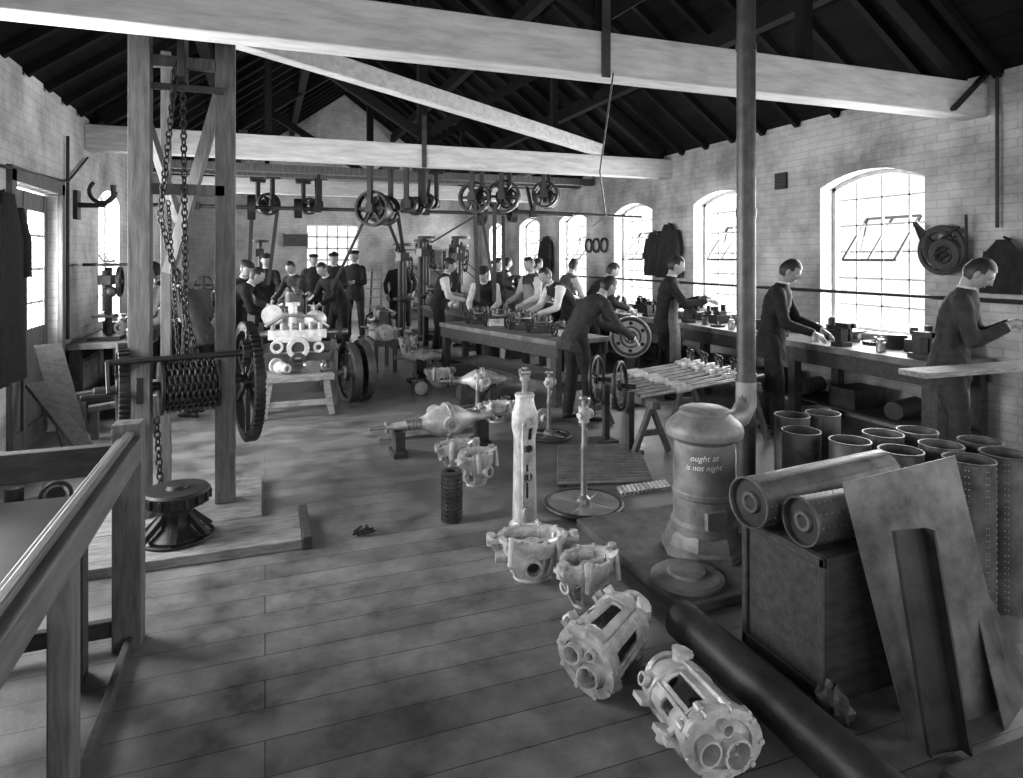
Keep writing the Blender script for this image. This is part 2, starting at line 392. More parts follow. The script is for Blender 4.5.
def head(b,C,rot,hair,cap,det,stache=False):
    n,m=(36,28) if det else (22,16)
    def pt(i,j,shell=0):
        p=math.pi*i/m; a=2*math.pi*j/n
        dx,dy,dz=math.sin(p)*math.cos(a),math.sin(p)*math.sin(a),math.cos(p)
        x,y,z=dx*.074,dy*.094,dz*.116
        if dz<0:
            t=-dz; x*=1-.36*t**1.4
            y*= (1-.42*t) if dy<0 else (1-.06*t)
        u=dx/.9
        if dy>0 and not shell:
            w=dz
            nose=0
            if -.34<w<.16: nose=(.16-w)/.38 if w>-.22 else (w+.34)/.12
            y+=.028*max(0,nose)*math.exp(-(u/.17)**2)
            y-=.011*math.exp(-((abs(u)-.42)/.2)**2-((w-.04)/.13)**2)
            y+=.005*math.exp(-((w-.24)/.09)**2)
            y-=.004*math.exp(-((w+.52)/.035)**2-(u/.35)**2)
            y+=.004*math.exp(-((w+.45)/.06)**2-(u/.3)**2)+.004*math.exp(-((w+.6)/.06)**2-(u/.28)**2)
            y+=.009*math.exp(-((w+.85)/.13)**2-(u/.35)**2)
        if shell:
            k=1.085+.025*noise.noise(Vector((dx*5,dy*5,dz*5))); x*=k;y*=k;z*=k
            if dz<0 and dy<0: y*=1.08
        return Vector((x,y,z)),(dx,dy,dz)
    vs=[];fs=[]
    for i in range(m+1):
        for j in range(n): vs.append(C+rot@pt(i,j)[0])
    for i in range(m):
        for j in range(n):
            jj=(j+1)%n; fs.append((i*n+j,(i+1)*n+j,(i+1)*n+jj,i*n+jj))
    b.mt('skin'); b.add(vs,fs)
    b.mt(hair); vs=[];D=[]
    for i in range(m+1):
        for j in range(n):
            p,d=pt(i,j,1); vs.append(C+rot@p); D.append(d)
    ok=lambda d: (d[2]>.46) or (d[1]<.42 and d[2]>.02) or (d[1]<-.1 and d[2]>-.62)
    ff=[q for q in fs if all(ok(D[k]) for k in q)]
    b.add(vs,ff)
    b.mt('skin')
    for s in (-1,1): b.sph(C+rot@Vector((s*.078,-.003,-.008)),(.010,.018,.030),8,6,rot)
    if det:
        b.mt('eye')
        for s in (-1,1):
            b.sph(C+rot@Vector((s*.030,.0785,.004)),(.012,.006,.006),8,6,rot)
            b.sph(C+rot@Vector((s*.030,.089,.026)),(.017,.004,.0035),8,5,rot)
        b.mt('lip'); b.sph(C+rot@Vector((0,.0845,-.060)),(.021,.006,.004),8,5,rot)
    if stache: b.mt(hair); b.sph(C+rot@Vector((0,.092,-.050)),(.028,.008,.007),10,6,rot)
    if cap:
        b.mt(cap); q=rot@Matrix.Rotation(R(-6),3,'X')
        b.sph(C+rot@Vector((0,-.005,.080)),(.098,.120,.042),20,9,q)
        b.sph(C+rot@Vector((0,.095,.062)),(.062,.045,.008),16,6,rot@Matrix.Rotation(R(-14),3,'X'))
def man(x,y,phi,lean=8,pitch=15,yaw=0,hr=(.2,.4,1.0),hl=(-.2,.4,1.0),coat='cloth1',tr='cloth2',sleeve=None,apron=None,cap=None,hair='hair',h=1.72,det=False,stache=False,z=0,step=.12,vox=None,name='workman',tool=None):
    S=h/1.75; b=MB()
    cr,sr=math.cos(R(phi)),math.sin(R(phi))
    W=Matrix(((sr,cr,0,x),(-cr,sr,0,y),(0,0,1,z),(0,0,0,1)))@Matrix.Scale(S,4)
    vox=vox or (.013 if det else .021)
    le=R(lean); hip=Vector((0,-.10*math.sin(le),.93))
    def sp(t):
        a=le*(.55+.6*max(0,min(1,t/.5))); return hip+Vector((0,math.sin(a)*t,math.cos(a)*t)),a
    ns=20
    def ring(t,a_,b_,pw=1.0,dy=0):
        c,a=sp(t); ax=Vector((1,0,0)); ay=Vector((0,math.cos(a),-math.sin(a)))
        return [c+ax*a_*math.cos(2*math.pi*k/ns)+ay*(b_*math.sin(2*math.pi*k/ns)+dy) for k in range(ns)]
    prof=[(-.20,.185,.15),(-.1,.182,.142),(0,.170,.128),(.12,.154,.113),(.24,.173,.122),(.34,.188,.126),(.42,.18,.113),(.465,.14,.093),(.495,.075,.07),(.52,.058,.06)]
    vest = sleeve is not None
    if vest or apron: prof[0]=(-.06,.172,.13); prof[1]=(-.03,.172,.13)
    t_=MB(); t_.mt('cloth1'); t_.loft([ring(*p) for p in prof])
    arms=[]
    for s,tg in ((1,hr),(-1,hl)):
        c,a=sp(.43); S0=c+Vector((s*.165,0,0)); tg=Vector(tg)
        l1,l2=.30,.26; d=tg-S0; L=min(d.length,l1+l2-.01); dn=d.normalized(); tg=S0+dn*L
        ca=(l1*l1+L*L-l2*l2)/(2*l1*L); ca=max(-1,min(1,ca)); pole=Vector((s*.55,-.35,-1)); pole=(pole-dn*pole.dot(dn)).normalized()
        E=S0+dn*l1*ca+pole*l1*math.sqrt(1-ca*ca)
        arms.append((S0,E,tg,s))
        mid=(S0+E)/2; m2=(E+tg)/2
        t_.path([S0+Vector((-s*.05,0,.01)),S0+(E-S0)*.08,mid,E-(E-S0)*.12,E,E+(tg-E)*.15,m2,tg],[.066,.069,.058,.053,.053,.052,.047,.040 if not vest else .036],12)
    vs,fs=remesh(t_,vox)
    amp=.009
    vs2=[]
    for v in vs:
        nn=noise.noise(Vector((v.x*9+x,v.y*9,v.z*14+y)))+.7*noise.noise(Vector((v.x*25,v.y*25+x,v.z*30)))
        cdir=(v-Vector((0,hip.y,v.z))); 
        vs2.append(v+ (cdir.normalized() if cdir.length>1e-4 else cdir)*nn*amp)
    vs=vs2
    b.T=W
    b.mt(coat); ci=b.cm
    if vest: b.mt(sleeve); si=b.cm
    mi=[]
    for q in fs:
        c=sum((vs[k] for k in q),Vector())/len(q); m=ci
        if vest:
            for (A,E,T,s) in arms:
                if (seg_d(c,A,E)<.085 or seg_d(c,E,T)<.075) and (c-A).dot((E-A).normalized())>-.02 and abs(c.x)>.13*(1 if c.z>A.z-.3 else .6) or seg_d(c,E,T)<.065: m=si
        mi.append(m)
    b.add(vs,fs,True,mi)
    t_=MB(); t_.mt('cloth1')
    hx=.095; fr=[(hx+.02,step*.6,.0),(-hx-.02,-step*.6,.0)]
    t_.loft([ring(-.10,.162,.122),ring(0,.165,.123),ring(.06,.15,.11)])
    feet=[]
    for s,(fx,fy,_) in zip((1,-1),fr):
        H=hip+Vector((s*hx,0,-.04)); A=Vector((fx,fy-.02,.09)); K=(H+A)/2+Vector((s*.01,.035,.02))
        t_.path([H+Vector((0,0,.06)),H,H*.5+K*.5,K,K*.5+A*.5,A,A-Vector((0,0,.035))],[.085,.096,.086,.07,.068,.062,.064],12)
        feet.append((A,s))
    vs,fs=remesh(t_,vox); vs=[v+Vector((noise.noise(v*12),noise.noise(v*12+Vector((9,0,0))),0))*.010 for v in vs]
    b.mt(tr); b.add(vs,fs)
    b.mt('shoe')
    for A,s in feet:
        rr=[]
        for dy,w,hh in ((-.075,.02,.03),(-.06,.036,.07),(-.01,.040,.085),(.05,.042,.055),(.11,.046,.045),(.155,.040,.035),(.175,.018,.022)):
            c=Vector((A.x,A.y+dy+.01,0)); rr.append([Vector((c.x+w*math.cos(2*math.pi*k/10),c.y,max(0.0,hh*.5+hh*.5*math.sin(2*math.pi*k/10)))) for k in range(10)])
        b.loft(rr)
    if apron:
        b.mt(apron); rows=[]
        aa=[math.pi*(.08+.84*k/12) for k in range(13)]
        for t,w,dd in ((.36,.12,.142),(.24,.165,.142),(.12,.175,.135),(0,.192,.150)):
            c,a=sp(t); ay=Vector((0,math.cos(a),-math.sin(a)))
            rows.append([c+Vector((1,0,0))*w*1.03*math.cos(q)+ay*dd*math.sin(q)*1.03 for q in aa])
        for zz,w,dd in ((.78,.215,.165),(.6,.22,.17),(.45,.225,.17)):
            rows.append([Vector((w*math.cos(q),hip.y*.6+dd*math.sin(q)+.012*math.sin(q*9),zz)) for q in aa])
        nn=13; vs=[p for r_ in rows for p in r_]
        fs=[(i*nn+j,i*nn+j+1,(i+1)*nn+j+1,(i+1)*nn+j) for i in range(len(rows)-1) for j in range(nn-1)]
        b.add(vs,fs)
    c,a=sp(.50); na=a*.8; pr=R(pitch)
    nd=Vector((0,math.sin(na),math.cos(na))); C0=c; 
    HC=C0+nd*.07; rotm=Matrix.Rotation(R(yaw),3,'Z')@Matrix.Rotation(-pr,3,'X')
    HC=HC+rotm@Vector((0,.018,.085))
    b.mt('skin'); b.path([C0-nd*.03,C0+nd*.05,HC+rotm@Vector((0,-.02,-.05))],[.056,.050,.052],12)
    b.mt('shirt'); b.torus(C0+nd*.028,nd,.054,.009,18,6)
    head(b,HC,rotm,hair,cap,det,stache)
    for (S0,E,T,s) in arms:
        d=(T-E).normalized(); nrm=Vector((-s*.6,.1,-1)); 
        b.mt('shirt' if not vest else sleeve); b.path([T-d*.02,T+d*.010],[.034,.032],10)
        b.mt('skin'); hand(b,T+d*.02,d+Vector((-s*.25,0,-.15)),nrm,-s,45)
    if tool:
        T0=(arms[0][2]+arms[1][2])/2+Vector((0,.09,-.02)); b.mt('steel')
        if tool=='part': b.cyl(T0+Vector((-.07,0,0)),T0+Vector((.07,0,0)),.022,n=12); b.disc(T0,(1,0,0),.035,.02)
    return b.obj(name,0,60)
man(4.72,3.40,-58,lean=10,pitch=36,hr=(.10,.32,1.18),hl=(-.08,.34,1.19),coat='cloth2',tr='cloth2',det=True,tool='part',h=1.74)
man(4.50,4.98,-50,lean=10,pitch=30,hr=(.12,.36,.99),hl=(-.10,.42,1.0),coat='cloth1',tr='cloth1',det=True,h=1.72)
man(4.46,6.70,-34,lean=8,pitch=18,hr=(.12,.46,1.16),hl=(-.12,.40,1.18),coat='cloth1',tr='cloth1',apron='cloth3',det=True,h=1.74)
man(3.02,6.08,0,lean=33,pitch=32,hr=(.18,.56,.88),hl=(-.10,.56,.92),coat='cloth2',tr='cloth1',det=True,h=1.64)
man(3.95,8.35,186,lean=36,pitch=25,hr=(.16,.55,.92),hl=(-.16,.55,.92),coat='cloth1',sleeve='shirt',tr='cloth1')
man(3.85,9.35,200,lean=6,pitch=10,hr=(.2,.35,1.0),hl=(-.2,.38,1.0),coat='cloth2',sleeve='shirt',tr='cloth2',apron='apron')
man(4.50,9.6,10,lean=14,pitch=20,hr=(.2,.40,.98),hl=(-.2,.4,1.0),coat='cloth3',sleeve='shirt',tr='cloth2')
man(3.25,9.75,240,lean=38,pitch=20,hr=(.16,.55,.9),hl=(-.16,.55,.9),coat='cloth1',sleeve='shirt',tr='cloth1',cap='cloth2')
man(2.62,10.3,-15,lean=14,pitch=20,hr=(.2,.38,1.0),hl=(-.2,.38,1.05),coat='cloth1',sleeve='shirt',tr='cloth1')
man(4.3,11.9,200,lean=16,pitch=15,coat='cloth2',tr='cloth2',cap='cloth1')
man(4.5,12.6,0,lean=10,pitch=10,coat='cloth1',sleeve='shirt',tr='cloth2')
man(4.35,8.35,-20,lean=26,pitch=25,hr=(.16,.5,.95),hl=(-.16,.5,.95),coat='cloth1',tr='cloth1')
man(4.45,11.0,-10,lean=12,pitch=18,coat='cloth1',tr='cloth1')
man(2.74,14.5,262,lean=0,pitch=0,hr=(.24,.08,.86),hl=(-.24,.08,.86),coat='cloth1',tr='cloth1',stache=True,h=1.72)
man(3.02,15.3,255,lean=0,pitch=0,hr=(.24,.08,.86),hl=(-.24,.08,.86),coat='cloth1',tr='cloth1',h=1.74)
man(1.25,13.2,255,lean=0,pitch=0,hr=(.12,.3,1.15),hl=(-.12,.3,1.15),coat='cloth1',tr='cloth1',h=1.8,cap='cloth1')
man(1.74,13.9,240,lean=2,pitch=0,hr=(.24,.08,.86),hl=(-.1,.3,1.1),coat='cloth1',tr='cloth2',h=1.86,cap='cloth1')
man(1.45,15.2,265,lean=0,pitch=0,hr=(.24,.08,.86),hl=(-.24,.08,.86),coat='cloth1',tr='cloth1',h=1.84)
man(.95,14.4,280,lean=0,pitch=0,hr=(.24,.08,.86),hl=(-.24,.08,.86),coat='cloth2',tr='cloth1',h=1.78,cap='cloth1')
man(.55,12.0,230,lean=20,pitch=22,hr=(.16,.5,.95),hl=(-.16,.5,.95),coat='cloth2',tr='cloth1',h=1.7)
man(.02,12.6,265,lean=4,pitch=6,coat='cloth1',tr='cloth1',h=1.78,cap='cloth1')
man(-.38,10.3,310,lean=18,pitch=18,hr=(.16,.5,1.0),hl=(-.16,.5,1.0),coat='cloth1',tr='cloth1',h=1.7,cap='cloth2')
man(-.42,9.2,0,lean=32,pitch=26,hr=(.16,.5,.95),hl=(-.16,.5,.95),coat='cloth1',tr='cloth1',h=1.7)
man(1.12,11.2,215,lean=30,pitch=24,hr=(.16,.5,.92),hl=(-.16,.5,.92),coat='cloth1',tr='cloth1',h=1.74)
man(-1.0,8.75,165,lean=22,pitch=20,coat='cloth1',sleeve='shirt',tr='cloth1',h=1.72)
man(-.70,7.70,140,lean=28,pitch=20,coat='cloth2',tr='cloth1',h=1.70)
man(3.35,12.1,200,lean=8,pitch=15,coat='cloth1',tr='cloth1',apron='apron',h=1.72)
man(-.55,13.4,200,lean=20,pitch=20,coat='cloth1',sleeve='shirt',tr='cloth1',h=1.72)
# ------------------------------------------------------------------ castings
def shell(b,rings,skip,thick=.012):
    t=MB(); t.mt('alu'); n=len(rings[0]); vs=[p for r in rings for p in r]
    fs=[(k*n+i,k*n+(i+1)%n,(k+1)*n+(i+1)%n,(k+1)*n+i) for k in range(len(rings)-1) for i in range(n) if not skip(k,i)]
    t.add(vs,fs)
    def st(o):
        m=o.modifiers.new('so','SOLIDIFY'); m.thickness=thick; m.offset=0
        m2=o.modifiers.new('be','BEVEL'); m2.width=thick*.3; m2.segments=2; m2.limit_method='ANGLE'; m2.angle_limit=R(50)
    v,f_=evaluate(t,st); b.add(v,f_)
def plate_holes(b,prof,th,z,holes,n=24,sx=1,sy=1):
    t=MB(); t.mt('alu'); 
    poly=[(prof*math.cos(2*math.pi*i/n)*sx,prof*math.sin(2*math.pi*i/n)*sy) for i in range(n)]
    t.prism(poly,(0,0,z),(1,0,0),(0,1,0),(0,0,th))
    def st(o):
        ex=[]
        for (hx,hy,hr) in holes:
            c=MB(); c.mt('alu'); c.cyl((hx,hy,z-.05),(hx,hy,z+th+.05),hr,n=24)
            co_=bpy.data.objects.new('cut',c.mesh()); COL.objects.link(co_); ex.append(co_)
            m=o.modifiers.new('b','BOOLEAN'); m.operation='DIFFERENCE'; m.object=co_; m.solver='EXACT'
        return ex
    v,f_=evaluate(t,st); b.add(v,f_)
def ovalring(b,r0,r1,z0,z1,sx,sy,n=32):
    vs=[];fs=[]
    for i in range(n):
        a=2*math.pi*i/n
        for (r,z) in ((r0,z0),(r1,z0),(r1,z1),(r0,z1)): vs.append(Vector((r*math.cos(a)*sx,r*math.sin(a)*sy,z)))
    for i in range(n):
        for j in range(4):
            ii=(i+1)%n; jj=(j+1)%4; fs.append((i*4+j,ii*4+j,ii*4+jj,i*4+jj))
    b.add(vs,fs)
def gearbox(p0,p1,rad,roll=180,name='gearbox_casting'):
    """gearbox casting with long top openings; p0 = bored end, local +y is up at roll 180"""
    p0=Vector(p0);p1=Vector(p1);L=(p1-p0).length
    b=MB(); q=axq(p1-p0).to_4x4(); b.T=Matrix.Translation(p0)@q@Matrix.Rotation(R(roll),4,'Z')
    b.mt('alu'); n=24; SX,SY=1.16,.86
    prof=[(0,1),(.08,1.02),(.15,.98),(.30,.97),(.46,.95),(.60,.92),(.66,.90),(.74,.93),(.82,.92),(.88,.72),(1,.58)]
    rings=[]
    for t,k in prof:
        rr=[]
        for i in range(n):
            a=2*math.pi*(i+.5)/n; ct,st_=math.cos(a),math.sin(a)
            aa=(a%(math.pi/3))-math.pi/6
            sq=1/max(abs(math.cos(aa)),.87)*.93
            rr.append(Vector((rad*k*ct*SX*sq,rad*k*st_*SY*sq,L*t)))
        rings.append(rr)
    shell(b,rings,lambda k,i:(k in(2,3,4) and i in(2,3,7,8)) or (k==3 and i in (11,10,23,0)),.014)
    ovalring(b,rad*.8,rad*1.10,-.012,.012,SX,SY); ovalring(b,rad*.7,rad*1.0,L*.66,L*.70,SX,SY,24); ovalring(b,rad*.7,rad*1.02,L*.115,L*.14,SX,SY,24)
    b.tube((0,0,L-.012),(0,0,L+.012),rad*.72,rad*.4,28)
    holes=[(-rad*.42,-rad*.18,rad*.36),(rad*.48,-rad*.20,rad*.29),(rad*.10,rad*.45,rad*.15)]
    plate_holes(b,rad*1.0,.014,.002,holes,28,SX,SY)
    for hx,hy,hr in holes:
        b.tube((hx,hy,-.034),(hx,hy,.05),hr*1.2,hr,28)
    for i in range(6):
        a=2*math.pi*i/6; hx,hy,hr=holes[0]; b.cyl((hx+hr*1.1*math.cos(a),hy+hr*1.1*math.sin(a),-.040),(hx+hr*1.1*math.cos(a),hy+hr*1.1*math.sin(a),-.03),.005,n=6)
    b.tube((0,0,L),(0,0,L+.04),rad*.45,rad*.32,24)
    b.mt('hollowdark'); b.disc((0,0,L-.004),(0,0,1),rad*.42,.004)
    b.mt('alu')
    for a in range(10,370,40):
        c=Vector((math.cos(R(a))*rad*1.03*SX,math.sin(R(a))*rad*1.03*SY,0)); b.cyl(c-Vector((0,0,.022)),c+Vector((0,0,.02)),.010,n=6); b.cyl(c+Vector((0,0,.01)),c+Vector((0,0,.04)),.015,n=10)
    b.bar((0,rad*.84,.02),(0,rad*.78,L*.75),.016,.03,up=(0,1,0))
    for s in (-1,1):
        b.bar((s*rad*.98,rad*.36,.01),(s*rad*.85,rad*.32,L*.8),.014,.030,up=(s,0,0)); b.bar((s*rad*1.04,-rad*.1,.01),(s*rad*.92,-rad*.1,L*.8),.014,.030,up=(s,0,0)); b.bar((s*rad*.9,-rad*.45,.01),(s*rad*.8,-rad*.40,L*.8),.014,.030,up=(s,0,0))
        b.box((s*rad*1.28,-rad*.35,L*.22),(rad*.42,.020,.09)); b.cyl((s*rad*1.38,-rad*.35-.02,L*.22),(s*rad*1.38,-rad*.35+.02,L*.22),.020,n=14); b.bar((s*rad*1.4,-rad*.35,L*.18),(s*rad*1.0,rad*.1,L*.18),.012,.02)
        b.box((s*rad*1.12,-rad*.3,L*.74),(rad*.5,.018,.06))
    b.tube((0,rad*.60,L*.82),(0,rad*1.04,L*.82),rad*.26,rad*.18,20); b.lathe([(rad*.34,0),(rad*.34,.012)],(0,rad*1.0,L*.82),(0,1,0),8)
    b.tube((rad*.8,rad*.15,L*.78),(rad*1.30,rad*.2,L*.78),rad*.2,rad*.12,18)
    b.mt('steel'); b.cyl((-rad*.42,-rad*.18,.0),(-rad*.42,-rad*.18,L*.7),rad*.1,n=12)
    return b.obj(name,0,30)
gearbox((1.35,1.72,.125),(1.37,2.06,.125),.116,roll=192)
gearbox((1.14,2.24,.125),(1.50,2.50,.125),.106,roll=172)
def crankcase(x,y,rad,h,rz=0,name='crankcase_casting',tilt=0):
    b=MB(); b.at((x,y,0.0),rz=rz,rx=tilt); b.mt('alu'); n=16
    rings=[]
    for t,k in ((0,.62),(.12,.7),(.35,.82),(.6,.92),(.85,1),(1,1.0)):
        rings.append([Vector((rad*k*math.cos(2*math.pi*(i+.5)/n)*(1.06 if i%2 else 1.0)*1.15,rad*k*math.sin(2*math.pi*(i+.5)/n)*(1.06 if i%2 else 1.0)*.85,.02+h*t)) for i in range(n)])
    shell(b,rings,lambda k,i:(k in(1,2) and i in(3,4,11,12,8)),.013)
    b.prism([(rad*.72*math.cos(a*math.pi/8),rad*.56*math.sin(a*math.pi/8)) for a in range(16)],(0,0,.0),(1,0,0),(0,1,0),(0,0,.03))
    ovalring(b,rad*.93,rad*1.14,h+.01,h+.028,1.15,.88)
    for i in range(10):
        a=2*math.pi*i/10; b.cyl((rad*1.04*1.15*math.cos(a),rad*1.04*.88*math.sin(a),h+.0),(rad*1.04*1.15*math.cos(a),rad*1.04*.88*math.sin(a),h+.038),.010,n=6)
        b.bar((rad*1.12*math.cos(a),rad*.88*math.sin(a),h),(rad*.80*math.cos(a),rad*.6*math.sin(a),.03),.012,.02)
    b.tube((-rad*.1,-rad*.62,h*.55),(-rad*.1,-rad*1.12,h*.55),rad*.34,rad*.24,24)
    b.tube((rad*.5,rad*.5,h*.6),(rad*.75,rad*1.0,h*.6),rad*.3,rad*.2,20)
    b.mt('hollowdark'); b.disc((-rad*.1,-rad*.78,h*.55),(0,1,0),rad*.25,.004); b.mt('alu')
    for s in (-1,1):
        b.tube((s*rad*.95,0,h*.62),(s*rad*1.38,0,h*.62),rad*.27,rad*.17,20)
        b.box((s*rad*1.45,0,h+.01),(rad*.5,rad*.55,.02)); b.cyl((s*rad*1.55,0,h-.02),(s*rad*1.55,0,h+.04),.022,n=12)
        b.bar((s*rad*1.55,0,h),(s*rad*.85,0,h*.25),.014,.03)
        b.path([(s*rad*.6,-rad*.6,h+.02),(s*rad*.85,-rad*.85,h+.05),(s*rad*.9,-rad*.9,h*.6)],[.018,.02,.015],8)
    b.bar((-rad*.9,0,h*.9),(rad*.9,0,h*.9),.03,.03); b.tube((0,0,h*.82),(0,0,h*.98),rad*.3,rad*.18)
    return b.obj(name,0,30)
crankcase(1.45,2.84,.115,.19,rz=20)
crankcase(1.30,3.17,.140,.19,rz=-15)
crankcase(1.45,4.62,.12,.20,rz=35); crankcase(1.42,5.02,.11,.17,rz=10)
crankcase(2.3,9.75,.15,.22,rz=20); crankcase(2.3,11.3,.15,.25,rz=60); crankcase(2.1,8.25,.12,.2,rz=0)
crankcase(2.2,6.30,.12,.16,rz=0)
b=MB(); b.at((1.10,4.02,0)); b.mt('irong'); b.tube((0,0,0),(0,0,.31),.058,.045,24)
for k in range(11):
    for i in range(20):
        a=2*math.pi*(i+.5*(k%2))/20; b.box((.062*math.cos(a),.062*math.sin(a),.02+k*.027),(.012,.012,.014),Matrix.Rotation(a,3,'Z'))
b.tube((0,0,.3),(0,0,.315),.066,.04); b.tube((0,0,0),(0,0,.012),.066,.04); b.obj('ribbed_metal_cylinder')
b=MB().mt('iron'); 
for i in range(6): b.cyl((.52+.03*math.cos(i),4.0+.03*math.sin(i*2),.012),(.58+.04*math.sin(i),4.03+.05*math.cos(i*1.7),.02),.008,n=6)
b.obj('iron_scraps')
b=MB(); b.at((1.49,3.76,0)); b.mt('alu')
n=16; rings=[]
for z,r in ((0,.085),(.03,.085),(.05,.07),(.2,.068),(.4,.064),(.55,.062),(.62,.075),(.7,.075),(.76,.055),(.80,.05)):
    rings.append([Vector((r*math.cos(2*math.pi*i/n),r*math.sin(2*math.pi*i/n)*.85,z)) for i in range(n)])
shell(b,rings,lambda k,i:(k in (3,) and i in(11,)) or (k==5 and i in(12,)) ,.012)
for zz in (.12,.33,.5,.66): b.tube((0,-.05,zz),(0,-.075,zz),.034,.024,18); 
b.mt('hollowdark')
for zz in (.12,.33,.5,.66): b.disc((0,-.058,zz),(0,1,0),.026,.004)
b.mt('alu'); b.tube((0,0,.0),(0,0,.02),.105,.05,8); b.tube((0,0,.8),(0,0,.82),.06,.02,20)
b.mt('steel'); b.cyl((0,0,.78),(0,0,.98),.018); b.tube((0,0,.9),(0,0,.94),.03,.01); b.tube((.03,0,.95),(-.03,0,.95),.026,.012)
b.mt('alu'); b.box((-.03,-.05,.4),(.02,.05,.5)); b.obj('standing_axle_casing',0,30)
def steering(x,y,rr,h):
    b=MB(); b.at((x,y,0),rz=20); b.mt('irong'); b.torus((0,0,.022),(0,0,1),rr,.018,48,10)
    b.mt('steel')
    if rr>.22: b.disc((0,0,.03),(0,0,1),rr*.93,.006,40)
    for i in range(4): 
        a=R(90*i+20); b.bar((.03*math.cos(a),.03*math.sin(a),.04),(rr*math.cos(a),rr*math.sin(a),.025),.03,.012)
    b.lathe([(.05,.03),(.045,.06),(.022,.08),(.018,h*.5),(.022,h*.52),(.022,h*.56),(.016,h*.6),(.016,h)],n=16)
    b.mt('alu'); b.tube((0,0,h*.78),(0,0,h*.92),.035,.012); b.cyl((-.05,0,h*.85),(.06,0,h*.85),.02); b.disc((.06,0,h*.85),(1,0,0),.032,.012)
    b.bar((0,0,h*.55),(.06,.04,h*.66),.012,.012); b.sph((.065,.045,h*.68),.014)
    b.mt('steel'); b.torus((0,0,h),(0,0,1),.03,.008,16,6)
    b.obj('steering_column')
steering(1.98,3.93,.25,.72); steering(2.44,5.55,.19,.60); steering(2.12,6.72,.16,.45)
def axle(x0,x1,y0,y1,z,xc,k=1.0,name='rear_axle'):
    b=MB(); p0=Vector((x0,y0,z));p1=Vector((x1,y1,z)); d=(p1-p0).normalized(); L=(p1-p0).length; tc=(xc-x0)/(x1-x0)*L
    b.mt('alu')
    pr=[(.020,.16),(.030,.2),(.036,tc-.28),(.055,tc-.22),(.09,tc-.16),(.12,tc-.10),(.138,tc-.03),(.138,tc+.03),(.12,tc+.10),(.085,tc+.16),(.055,tc+.22),(.036,tc+.28),(.030,L-.18),(.024,L-.16)]
    b.lathe([(r*k,t) for r,t in pr],p0,d,28)
    b.mt('steel'); b.cyl(p0,p0+d*.2,.016); b.cyl(p1-d*.2,p1,.016)
    b.tube(p0+d*.14,p0+d*.16,.05,.01); b.tube(p1-d*.16,p1-d*.14,.05,.01)
    b.mt('alu'); c=p0+d*tc
    b.tube(c-Vector((0,.17,0))*k,c-Vector((0,.11,0))*k,.065*k,.035*k,20)
    for s in(-1,1): b.tube(c+d*s*.012-d*.006,c+d*s*.012+d*.006,.155*k,.1*k,32)
    for i in range(8):
        a=2*math.pi*i/8; e=Vector((0,math.cos(a),math.sin(a)))*.146*k; b.cyl(c+e-d*.025,c+e+d*.025,.008,n=6)
    for i in range(5):
        q=c-d*(.25+.03*i); b.mt('steel'); b.tube(q-d*.006,q+d*.006,.052*k,.02,18)
    b.mt('woodd')
    for t in (.25,L-.25):
        q=p0+d*t; b.box((q.x,q.y,(z-.035)/2),(.08,.2,z-.035)); b.box((q.x,q.y,.02),(.12,.26,.04))
    b.obj(name,0,30)
axle(.80,2.05,5.5,5.62,.24,1.48); axle(1.86,2.68,7.3,7.18,.25,2.34,.9); axle(1.75,2.3,9.1,9.05,.28,2.05,.7)
b=MB().mt('steel')
for i in range(3): b.cyl((.95+.1*i,5.95+.07*i,.03),(1.75+.1*i,6.0+.07*i,.03),.02,n=10)
b.obj('steel_shafts')
b=MB().mt('steel')
for i in range(14):
    ox,oy=i*.032,i*.062
    p=Vector((1.98+ox*.9,4.36+oy,.022)); q=Vector((2.66+ox*.9,4.18+oy,.022))
    b.cyl(p,q,.022,n=12)
    if i%3==0: b.cyl(p+(q-p)*.1,p+(q-p)*.2,.028,n=10)
b.mt('woodd'); b.bar((2.0,4.3,.002),(2.5,5.25,.002),.05,.004); b.obj('steel_rods_bundle')
b=MB().mt('alu')
for i in range(12):
    b.tube((2.32+.034*i,4.0,.016),(2.36+.034*i,4.13,.016),.016,.010,10)
b.obj('bronze_bush_row')
b=MB().mt('wood')
for xx,zz in ((3.05,.46),(4.10,.54)):
    b.b2(xx-.04,xx+.04,4.72,5.85,zz-.07,zz)
    for yy in (4.80,5.77):
        for s in (-1,1): b.bar((xx,yy,zz-.06),(xx+s*.17,yy,.01),.05,.04)
        b.bar((xx-.12,yy,.18),(xx+.12,yy,.18),.03,.05)
b.obj('trestle_stand',.004)
b=MB()
for i in range(9):
    y0=4.80+i*.115; z0=.487
    p=Vector((2.95+.02*(i%3),y0,z0)); q=Vector((4.25-.04*(i%2),y0+.03,.582)); d=(q-p).normalized()
    b.mt('steel'); b.cyl(p,q,.018,n=12); b.mt('alu'); b.cyl(p+d*.35,p+d*.5,.028,n=12); b.cyl(q-d*.3,q-d*.12,.040,n=14); b.disc(q-d*.2,d,.052,.03)
    b.mt('irong'); b.cyl(q-d*.15,q-d*.12+Vector((0,.05,.09)),.016,n=8); b.torus(q-d*.12+Vector((0,.05,.11)),(1,0,.3),.03,.008,14,6)
b.obj('steering_shafts_on_trestle')
